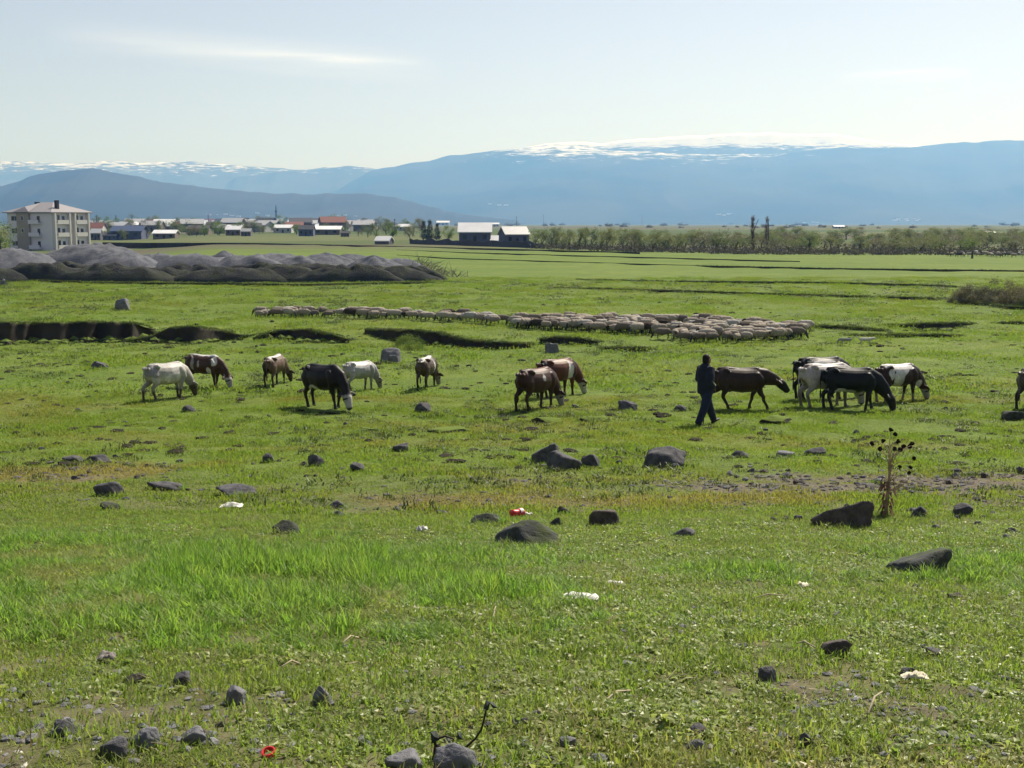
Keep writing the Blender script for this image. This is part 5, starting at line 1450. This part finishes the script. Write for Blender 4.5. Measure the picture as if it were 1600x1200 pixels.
for z in (1.0, 4.1, 7.2):
    win(-LW + 1.4, z); win(-LW + 2.55, z, .9)
    win(-4.9, z - .2, 1.1, 1.5)
    if z > 1.5: win(-LW + 5.3, z + .1, .8, 1.2, 'front', -.55)
    # loggia balcony on the front
    sl = box('balcony', -6.8, -3.4, -1.1, -.002, z - .75, z - .55, PLAS, ab); box('parapet', -6.8, -3.4, -1.1, -1.0, z - .548, z + .25, PLAS, sl)
    # side face: balconies between white piers
    for yb in (1.2, 7.4):
        sl = box('balcony', .002, .9, yb, yb + 3.6, z - .75, z - .55, TRIM, ab); box('parapet', .8, .9, yb, yb + 3.6, z - .548, z + .25, CREAMW, sl)
        win(yb + .5, z - .5, 1.0, 2.0, 'side'); win(yb + 2.0, z, 1.1, 1.3, 'side')
    win(5.6, z, .9, 1.2, 'side')
for yb in (.25, 5.1, 6.9, 11.5): box('pier', .001, .85, yb, yb + .45, -.5, EH - .3, CREAMW, ab)
ab.scale = (.86,) * 3
tag(ab, 'three storey pale apartment block with hipped roof and balconies', 'building')
for i, px in enumerate((73, 79, 84)):           # fence posts before the block
    g = at_dist(px, 392, 285); z0 = float(gz(g.x, g.y)); o = box('post', g.x - .1, g.x + .1, g.y - .1, g.y + .1, z0 - .3, z0 + 2.0, plain('post%d' % i, (.12, .12, .13), .8)); o.name = 'fence_post'; tag(o, 'grey concrete post standing before the apartment block', 'post', 'posts before the apartment block')

WALLS = {'grey': plain('wall_grey', (.13, .125, .135), .9), 'white': plain('wall_white', (.45, .44, .43), .9), 'blue': plain('wall_blue', (.10, .11, .17), .9), 'stone': plain('wall_stone', (.16, .13, .11), .9)}
ROOFS = {'white': plain('bright_metal', (.66, .66, .67), .45, .4, .25, .35), 'red': plain('red_tile', (.17, .065, .05), .8), 'dark': plain('dark_roof', (.05, .05, .06), .7), 'blue': plain('blue_roof', (.05, .07, .13), .5), 'grey': plain('grey_metal', (.36, .36, .37), .4, .5)}
DOORM = plain('dark_door', (.04, .03, .028), .7)
def house(x0, x1, yb, yt, rf, wl, label, name='village_house', yaw=0.0, wallf=.66, dep=.75, grp='village houses', tilt=1.0, detail=True):
    g = hit((x0 + x1) / 2, yb); k_ = ppm(g); w = (x1 - x0) / k_; h = (yb - yt) / k_; d = w * dep; wh = h * wallf
    r_ = empty(name, g, yaw); w2 = w / 2
    box('wall', -w2 * .95, w2 * .95, 0, d, -1.0, wh, WALLS[wl], r_)
    bm = bmesh.new(); rd = d * .5 * tilt; e = wh - .04 * h
    P = [(-w2 * 1.04, -d * .06, e), (w2 * 1.04, -d * .06, e), (w2 * 1.04, rd, h), (-w2 * 1.04, rd, h), (w2 * 1.04, d * 1.06, e), (-w2 * 1.04, d * 1.06, e)]
    v = [bm.verts.new(p) for p in P]; u = [bm.verts.new((p[0], p[1], p[2] - .18)) for p in P]
    for f in ((0, 1, 2, 3), (3, 2, 4, 5)): bm.faces.new([v[i] for i in f])
    for f in ((0, 1, 2, 3), (3, 2, 4, 5)): bm.faces.new([u[i] for i in f][::-1])
    for a, b in ((0, 1), (1, 2), (2, 4), (4, 5), (5, 3), (3, 0)): bm.faces.new((u[a], u[b], v[b], v[a]))
    bm_obj('roof', bm, ROOFS[rf], r_)
    bm = bmesh.new()
    for s in (-1, 1):
        q = [bm.verts.new((s * w2 * .94, y_, z_)) for y_, z_ in ((0.01, wh - .2), (d - .01, wh - .2), (rd, h - .2))]; bm.faces.new(q)
    bm_obj('gable', bm, WALLS[wl], r_)
    if detail:
        nw = 3; ws = w * .10
        for i in range(nw):
            xc = -w2 * .6 + w * .6 * i / (nw - 1)
            if i == 1: box('door', xc - ws * .5, xc + ws * .5, -.07, -.004, 0, wh * .62, DOORM, r_)
            else: box('window', xc - ws * .6, xc + ws * .6, -.07, -.004, wh * .35, wh * .72, DARKW, r_)
    tag(r_, label, 'house', grp); return r_
house(716, 768, 381, 348, 'white', 'blue', 'two storey house with large bright white roof among the trees', 'house', .0, .60, .8, None)
house(788, 829, 383, 354, 'grey', 'blue', 'blue grey house with pale gable roof beside the willows', 'house', .35, .62, .8, None)
house(766, 790, 381, 368, 'white', 'stone', 'small shed with bright white roof between the two houses', 'shed', 0, .45, .9, None, detail=False)
house(584, 609, 382, 369, 'white', 'grey', 'small rounded white roofed hut alone in the fields', 'hut', -.3, .5, .8, None, detail=False)
house(128, 160, 365, 343, 'red', 'white', 'red roofed house with white gable beside the apartment block')
house(141, 157, 368, 350, 'white', 'grey', 'narrow white roofed house before the red roofed one')
house(172, 222, 368, 346, 'blue', 'blue', 'long low barn with dark blue roof')
house(160, 182, 368, 356, 'dark', 'blue', 'small dark roofed shed at the end of the blue barn')
house(222, 252, 363, 345, 'grey', 'stone', 'grey roofed house right of the blue barn')
house(238, 274, 369, 355, 'white', 'stone', 'low house with long bright roof before the village trees')
house(292, 326, 367, 352, 'dark', 'stone', 'dark roofed stone house between the village trees')
house(304, 324, 358, 344, 'white', 'white', 'white house with bright roof behind the dark roofed one')
house(334, 352, 365, 350, 'grey', 'stone', 'small grey roofed house beside the green village tree')
house(352, 376, 368, 353, 'white', 'stone', 'bright roofed farm shed left of the village trees', grp='village houses')
house(376, 392, 369, 357, 'grey', 'grey', 'little grey shed beside the farm shed')
house(400, 428, 358, 346, 'red', 'stone', 'red brown roofed house near the minaret')
house(428, 456, 364, 351, 'white', 'white', 'white roofed low house right of the minaret')
house(455, 489, 354, 344, 'grey', 'white', 'pale roofed house row behind the green shed')
house(466, 490, 369, 352, 'dark', 'blue', 'blue green shed with dark roof in the village')
house(488, 532, 367, 353, 'white', 'stone', 'long house with bright white roof at the village end')
house(532, 546, 370, 361, 'dark', 'stone', 'tiny dark hut beside the long white roofed house')
house(612, 624, 359, 351, 'grey', 'white', 'small pale house far behind the field trees')
house(622, 642, 361, 350, 'white', 'white', 'white house far behind the field trees')
house(682, 702, 352, 345, 'white', 'white', 'distant low bright roof beyond the trees')
house(766, 780, 354, 348, 'white', 'white', 'distant bright shed behind the white roofed house')
house(1303, 1320, 357, 352, 'white', 'white', 'lone bright farm building on the far plain')
house(1542, 1556, 367, 361, 'white', 'stone', 'lone bright roof among the far thicket')
rv = random.Random(31)
for i in range(80):                                # the rest of the village, deep behind
    px = rv.uniform(132, 575); py = rv.uniform(352, 363); w = rv.uniform(.9, 1.8) * (py - 340); h = w * rv.uniform(.4, .6)
    kd = rv.choice(['white', 'grey', 'dark', 'dark', 'grey', 'grey', 'red'])
    house(px, px + w, py, py - h, kd, rv.choice(['white', 'stone', 'grey']), 'tiny %s roofed house deep in the village' % {'white': 'bright', 'grey': 'grey', 'red': 'red', 'dark': 'dark'}[kd], yaw=rv.uniform(-.4, .4), detail=False, grp='deep village houses')
SPK = ROOFS['white']
bpy.context.view_layer.update()
for (xa, xb, ya, yb_, n_) in ((765, 795, 319, 322, 4), (1118, 1155, 334, 337, 6), (1390, 1440, 341, 346, 12), (1255, 1280, 347, 349, 3), (300, 420, 333, 340, 9), (520, 570, 334, 340, 4)):
    for i in range(n_):                              # hamlets on the mountain foot: bright roofs only
        px, py = rv.uniform(xa, xb), rv.uniform(ya, yb_)
        D_ = 6600.0 if xa > 600 else 3300.0
        p = None
        for mo in MTS:
            ok, loc, _n, _i = mo.ray_cast(Vector((0, 0, CAMZ)), pix_dir(px, py))
            if ok and (p is None or loc.length < p.length): p = loc
        if p is None: continue
        D_ = p.y; s_ = rv.uniform(6, 13) * D_ / 6600
        o = mesh_obj('far_house', [(-s_, -s_ * .4, -14), (s_, -s_ * .4, -14), (s_, s_ * .4, -14), (-s_, s_ * .4, -14), (-s_, -s_ * .4, 0), (s_, -s_ * .4, 0), (s_, s_ * .4, 0), (-s_, s_ * .4, 0), (-s_, 0, s_ * .5), (s_, 0, s_ * .5)],
                     [(0, 1, 5, 4), (1, 2, 6, 9, 5), (2, 3, 7, 6), (3, 0, 4, 8, 7), (4, 5, 9, 8), (6, 7, 8, 9)], SPK)
        o.location = p; tag(o, 'tiny bright house at the foot of the mountains', 'house', 'hamlets at the mountain foot')
# minaret and poles
g = hit(432, 353); k_ = ppm(g); mn = empty('minaret', g); Hm = 33 / k_; STN = plain('minaret_stone', (.10, .10, .11), .8)
def lathe(name, prof, mat, parent, n=12):
    V = [(r_ * math.cos(2 * math.pi * j / n), r_ * math.sin(2 * math.pi * j / n), z) for r_, z in prof for j in range(n)]
    Fc = [(i * n + j, i * n + (j + 1) % n, (i + 1) * n + (j + 1) % n, (i + 1) * n + j) for i in range(len(prof) - 1) for j in range(n)]
    return mesh_obj(name, V, Fc, mat, parent, True)
rm = 1.5 / k_
lathe('shaft', [(rm * 1.3, -1), (rm * 1.3, Hm * .15), (rm, Hm * .18), (rm * .9, Hm * .70), (rm * .8, Hm * .72), (rm * .75, Hm * .82), (.05, Hm * .82)], STN, mn)
lathe('balcony', [(rm * .9, Hm * .665), (rm * 1.7, Hm * .69), (rm * 1.7, Hm * .72), (rm * .9, Hm * .722)], STN, mn); lathe('spire', [(rm * .85, Hm * .818), (rm * .5, Hm * .92), (.03, Hm)], STN, mn)
tag(mn, 'slender dark minaret rising above the village', 'minaret')
POLE = plain('wooden_pole', (.09, .08, .075), .9)
for px, pb, pt in ((849, 354, 335), (807, 356, 338), (152, 362, 336), (182, 360, 336), (207, 360, 336), (617, 366, 342), (1003, 353, 337), (326, 360, 334), (1519, 404, 392)):
    g = hit(px, pb); k_ = ppm(g); h = (pb - pt) / k_; o = empty('utility_pole', g)
    v, f = tube_arrays([(0, 0, -.5), (0, 0, h * .5), (0, 0, h)], [.16, .14, .11], None, 6, up=(1, 0, 0)); mesh_obj('pole', v, f, POLE, o)
    box('crossarm', -h * .09, h * .09, -.3, -.13, h * .92, h * .92 + .14, POLE, o)
    tag(o, 'thin utility pole on the plain' if px != 1519 else 'short post beside the far flock', 'pole', 'utility poles' if px != 1519 else None)
# low field wall before the houses
g0, g1 = hit(640, 381), hit(840, 388)
WALLM = plain('field_wall', (.085, .08, .09), .9, .1, .3, .8)
V = []; Fc = []; nn = 60
for i in range(nn):
    p = g0.lerp(g1, i / (nn - 1)); p.z = float(gz(p.x, p.y)); h = .8 + .5 * float(vnoise(i * .5, 3, 4))
    V += [(p.x, p.y, p.z - .3), (p.x, p.y, p.z + h), (p.x, p.y + .5, p.z + h), (p.x, p.y + .5, p.z - .3)]
for i in range(nn - 1):
    for j in range(3): a = i * 4 + j; Fc.append((a, a + 4, a + 5, a + 1))
o = mesh_obj('field_wall', V, Fc, WALLM); tag(o, 'low dark stone wall in front of the two houses', 'wall')

# ------------------------------------------------------------------ trees and shrubs
def leaf_mat(name, ca, cb, trans=.35):
    m = M(name); n = m.noise(m.geo('Position'), .9, 4, .6); rnd = m.n('ShaderNodeObjectInfo').outputs['Random']
    c = m.mix(m.ramp(n, .35, .65), ca, cb); c = m.mix(m.math('MULTIPLY', rnd, .45), c, (cb[0] * 1.25, cb[1] * 1.05, cb[2] * .9))
    m.leaf(c, m.mix(1, c, (1.2, 1.35, .8), 'MULTIPLY'), trans, .7, .1); return m.m
BARK = plain('bark', (.06, .05, .045), .95, .1, .3, 2)
def tree_parts(seed, wid, kind, mat, nleaf=800):
    """trunk and crown for a tree of unit height"""
    r = random.Random(seed); V = []; Fc = []; tips = []
    tb = .30 if kind == 'willow' else .1
    def limb(p, d, L, rad_, depth):
        n_ = 3; pts = [p]; dd = d.copy()
        for i in range(n_):
            dd = (dd + Vector((r.uniform(-.25, .25), r.uniform(-.25, .25), r.uniform(-.05, .2)))).normalized(); pts.append(pts[-1] + dd * L / n_)
        v, f = tube_arrays(pts, [rad_ * (1 - .18 * i) for i in range(n_ + 1)], None, 5, up=(.3, 1, .1)); o_ = len(V); V.extend(v); Fc.extend([tuple(i + o_ for i in q) for q in f])
        tips.append(pts[-1]); tips.append(pts[-2])
        if depth:
            for k_ in range(r.choice((2, 3))):
                a = r.uniform(0, 6.28); limb(pts[r.choice((1, 2, 3))], (dd + Vector((math.cos(a), math.sin(a), r.uniform(.0, .6))) * .9).normalized(), L * r.uniform(.55, .8), rad_ * .5, depth - 1)
    if kind == 'poplar':
        limb(Vector((0, 0, -.03)), Vector((0, 0, 1)), .98, .016, 0)
        for k_ in range(70):
            z = r.uniform(.1, .93); a = r.uniform(0, 6.28); L = wid * .55 * (1 - abs(z - .45) * .9) * r.uniform(.6, 1.1)
            p = Vector((0, 0, z)); e = p + Vector((math.cos(a) * L * .35, math.sin(a) * L * .35, L * 1.2))
            v, f = tube_arrays([p, p.lerp(e, .5) + Vector((math.cos(a) * .02, math.sin(a) * .02, 0)), e], [.006, .0045, .002], None, 3, up=(.3, 1, .1)); o_ = len(V); V.extend(v); Fc.extend([tuple(i + o_ for i in q) for q in f]); tips.append(e); tips.append(p.lerp(e, .6))
    else:
        limb(Vector((0, 0, -.04)), Vector((0, 0, 1)), tb + .15, .035, 2 if kind != 'conifer' else 0)
    CV = []; CF = []
    cl = []
    if kind == 'conifer':
        for k_ in range(60): z = r.uniform(.08, .98); a = r.uniform(0, 6.28); q = (1 - z) * wid * .5 * r.uniform(.5, 1); cl.append((Vector((q * math.cos(a), q * math.sin(a), z)), .05))
    elif kind == 'poplar':
        for t in tips: cl.append((t, .025))
    elif kind == 'shrub':
        for k_ in range(22): a = r.uniform(0, 6.28); q = wid * .5 * math.sqrt(r.random()); cl.append((Vector((q * math.cos(a), q * math.sin(a), r.uniform(.05, .85) * (1 - (q / (wid * .55)) ** 2 * .6))), .11))
    else:
        for k_ in range(20):
            a = r.uniform(0, 6.28); u = r.uniform(-1, 1); q = math.sqrt(1 - u * u) * wid * .42 * r.uniform(.6, 1.05); cl.append((Vector((q * math.cos(a), q * math.sin(a), .56 + u * .38)), r.uniform(.06, .10)))
        for t in tips[::2]: cl.append((t, .06))
    for k_ in range(nleaf):
        c_, s_ = r.choice(cl); p = c_ + Vector((r.gauss(0, s_), r.gauss(0, s_), r.gauss(0, s_ * .9)))
        if p.z < .01: continue
        L = r.uniform(.014, .034) * (1.0 if kind != 'poplar' else .5)
        d = Vector((r.gauss(0, 1), r.gauss(0, 1), r.gauss(0, .7))).normalized(); e = d.cross(Vector((r.gauss(0, 1), r.gauss(0, 1), r.gauss(0, 1)))).normalized() * .55
        o_ = len(CV); CV += [p - d * L, p + e * L, p + d * L, p - e * L]; CF.append((o_, o_ + 1, o_ + 2, o_ + 3))
    def mk(nm, v, f, mt):
        me = bpy.data.meshes.new(nm); me.from_pydata([tuple(q) for q in v], [], f); me.materials.append(mt); return me
    return mk('trunk', V, Fc, BARK), mk('crown', CV, CF, mat)
L_WIL = leaf_mat('willow_leaf', (.10, .12, .065), (.17, .19, .09)); L_GRN = leaf_mat('fresh_leaf', (.08, .13, .03), (.14, .19, .045)); L_CON = leaf_mat('conifer_needle', (.022, .038, .022), (.04, .058, .03), .1)
L_GRY = leaf_mat('grey_bud', (.11, .108, .085), (.165, .15, .11), .25); L_POP = leaf_mat('poplar_bud', (.13, .10, .10), (.18, .14, .13), .2)
TV = {'willow': [tree_parts(100 + i, w_, 'willow', L_WIL, 1500) for i, w_ in enumerate((.8, .95, 1.1))], 'fresh': [tree_parts(110 + i, w_, 'willow', L_GRN, 1500) for i, w_ in enumerate((.85, 1.1))], 'budding': [tree_parts(120 + i, w_, 'willow', L_GRY, 900) for i, w_ in enumerate((.9, 1.1))],
      'conifer': [tree_parts(130, .5, 'conifer', L_CON, 1600)], 'poplar': [tree_parts(140, .22, 'poplar', L_POP, 900), tree_parts(141, .2, 'poplar', L_POP, 900)], 'shrub': [tree_parts(150 + i, 1.5, 'shrub', L_GRY, 6500) for i in range(2)], 'greenshrub': [tree_parts(160, 1.4, 'shrub', L_GRN, 4500)]}
rtt = random.Random(8)
def tree(kind, px, pb, hpx, label, grp=None, wide=1.0, name=None, cat='tree'):
    g = hit(px, pb); h = hpx / ppm(g)
    t_, c_ = rtt.choice(TV[kind]); o = empty(name or {'conifer': 'conifer_tree', 'poplar': 'poplar_tree', 'shrub': 'shrub', 'greenshrub': 'shrub'}.get(kind, 'tree'), g, rtt.uniform(0, 6.28)); o.scale = (h * wide, h * wide, h)
    a = bpy.data.objects.new('trunk', t_); COL.objects.link(a); a.parent = o
    b = bpy.data.objects.new('crown', c_); COL.objects.link(b); b.parent = o
    tag(o, label, cat, grp); return o
tree('poplar', 1175, 391, 54, 'tall bare purple brown poplar standing above the thicket', 'two bare poplars', 1.1); tree('poplar', 1197, 391, 52, 'tall bare purple brown poplar standing above the thicket', 'two bare poplars', 1.1)
for i in range(15):
    tree('willow', 836 + i * 11.2 + rtt.uniform(-4, 4), 388 + i * .15 + rtt.uniform(-1.5, 1), rtt.uniform(26, 34), 'pale grey green willow in the row beside the houses', 'row of willows')
for i in range(36):
    tree(rtt.choice(('willow', 'budding', 'willow')), 990 + i * 6 + rtt.uniform(-5, 5), 391 + rtt.uniform(-6, 2), rtt.uniform(19, 29), 'small pale tree in the belt before the poplars', 'tree belt before the poplars', rtt.uniform(1.1, 1.7))
for i in range(150):
    pb = rtt.uniform(372, 396); kd = rtt.choice(('willow', 'budding', 'fresh', 'willow', 'budding'))
    tree(kd, rtt.uniform(1195, 1640), pb, rtt.uniform(14, 30) * (.6 + .4 * (pb - 368) / 28), {'willow': 'grey green', 'budding': 'brownish budding', 'fresh': 'fresh green'}[kd] + ' tree in the thicket right of the poplars', 'thicket right of the poplars', rtt.uniform(1.4, 2.1))
for (kd, px, pb, h, lab) in (('conifer', 662, 375, 30, 'dark conifer left of the white roofed house'), ('conifer', 672, 376, 32, 'tallest dark conifer left of the white roofed house'), ('conifer', 683, 376, 27, 'third dark conifer left of the white roofed house'), ('fresh', 700, 377, 24, 'bright green tree beside the white roofed house'),
        ('fresh', 612, 374, 25, 'round green tree behind the little hut'), ('budding', 640, 376, 20, 'pale bushy tree left of the conifers'), ('fresh', 2, 384, 50, 'green tree beside the apartment block'), ('budding', 277, 366, 22, 'bare brown village tree before the white roofed house'), ('fresh', 340, 367, 22, 'green village tree by the grey roofed house'),
        ('budding', 384, 364, 24, 'large bare village tree beside the sheds'), ('willow', 398, 364, 20, 'pale village tree near the minaret'), ('fresh', 438, 356, 14, 'green village tree at the foot of the minaret'), ('fresh', 472, 367, 13, 'small green tree before the blue shed'), ('budding', 560, 369, 13, 'small pale tree at the village end'), ('willow', 575, 371, 16, 'small willow at the village end'), ('fresh', 588, 372, 14, 'small green tree left of the little hut')):
    tree(kd, px, pb, h, lab)
for i in range(110):
    tree(rtt.choice(('budding', 'willow', 'fresh')), rtt.uniform(130, 660), rtt.uniform(352, 369), rtt.uniform(10, 20), 'tiny tree between the far village houses', 'far village trees', rtt.uniform(1, 1.5))
for i in range(60):
    tree('shrub', rtt.uniform(560, 1600), rtt.uniform(351, 357), rtt.uniform(3, 6), 'tiny wide tree on the far plain', 'far plain trees', rtt.uniform(1.0, 1.8), 'far_tree')
# willow bushes by the ditch on the right
for i, (px, pb, h, kd) in enumerate(((1506, 474, 28, 'shrub'), (1526, 475, 37, 'shrub'), (1548, 476, 42, 'shrub'), (1572, 477, 40, 'shrub'), (1596, 479, 43, 'shrub'), (1622, 481, 42, 'shrub'))):
    tree(kd, px, pb, h, 'leafless grey willow bush by the long ditch', 'willow bushes by the ditch', 1.0, 'willow_bush', 'bush')
tree('greenshrub', 1600, 482, 17, 'small green bush before the willow bushes', None, 1.0, 'green_bush', 'bush')
tree('greenshrub', 640, 547, 26, 'low green bush in the hollow behind the stone slab', None, 1.3, 'green_bush', 'bush')
# dark scrub along the foot of the thicket
V = []; Fc = []; r = random.Random(15)
for k_ in range(800):
    px = r.uniform(835, 1660); pb = np.interp(px, [835, 1000, 1200, 1600], [388, 393, 397, 398]) + r.uniform(-5, 1.0); v_ = pix_dir(px, pb); t_ = (CAMZ) / -v_.z; x, y = v_.x * t_, v_.y * t_
    R_ = r.uniform(.5, 1.3)
    for q in range(26):
        p = Vector((x + r.gauss(0, R_ * .7), y + r.gauss(0, .5), abs(r.gauss(0, .42)) * R_)); d = Vector((r.gauss(0, 1), r.gauss(0, 1), r.gauss(0, 1))).normalized() * r.uniform(.08, .2); e = d.cross(Vector((r.gauss(0, 1), r.gauss(0, 1), r.gauss(0, 1)))).normalized() * .12
        o_ = len(V); V += [p - d, p + e, p + d, p - e]; Fc.append((o_, o_ + 1, o_ + 2, o_ + 3))
o = mesh_obj('scrub', V, Fc, leaf_mat('scrub_leaf', (.06, .06, .062), (.09, .082, .075), .2)); tag(o, 'dark leafless scrub along the foot of the tree belt', 'scrub', kind='stuff')
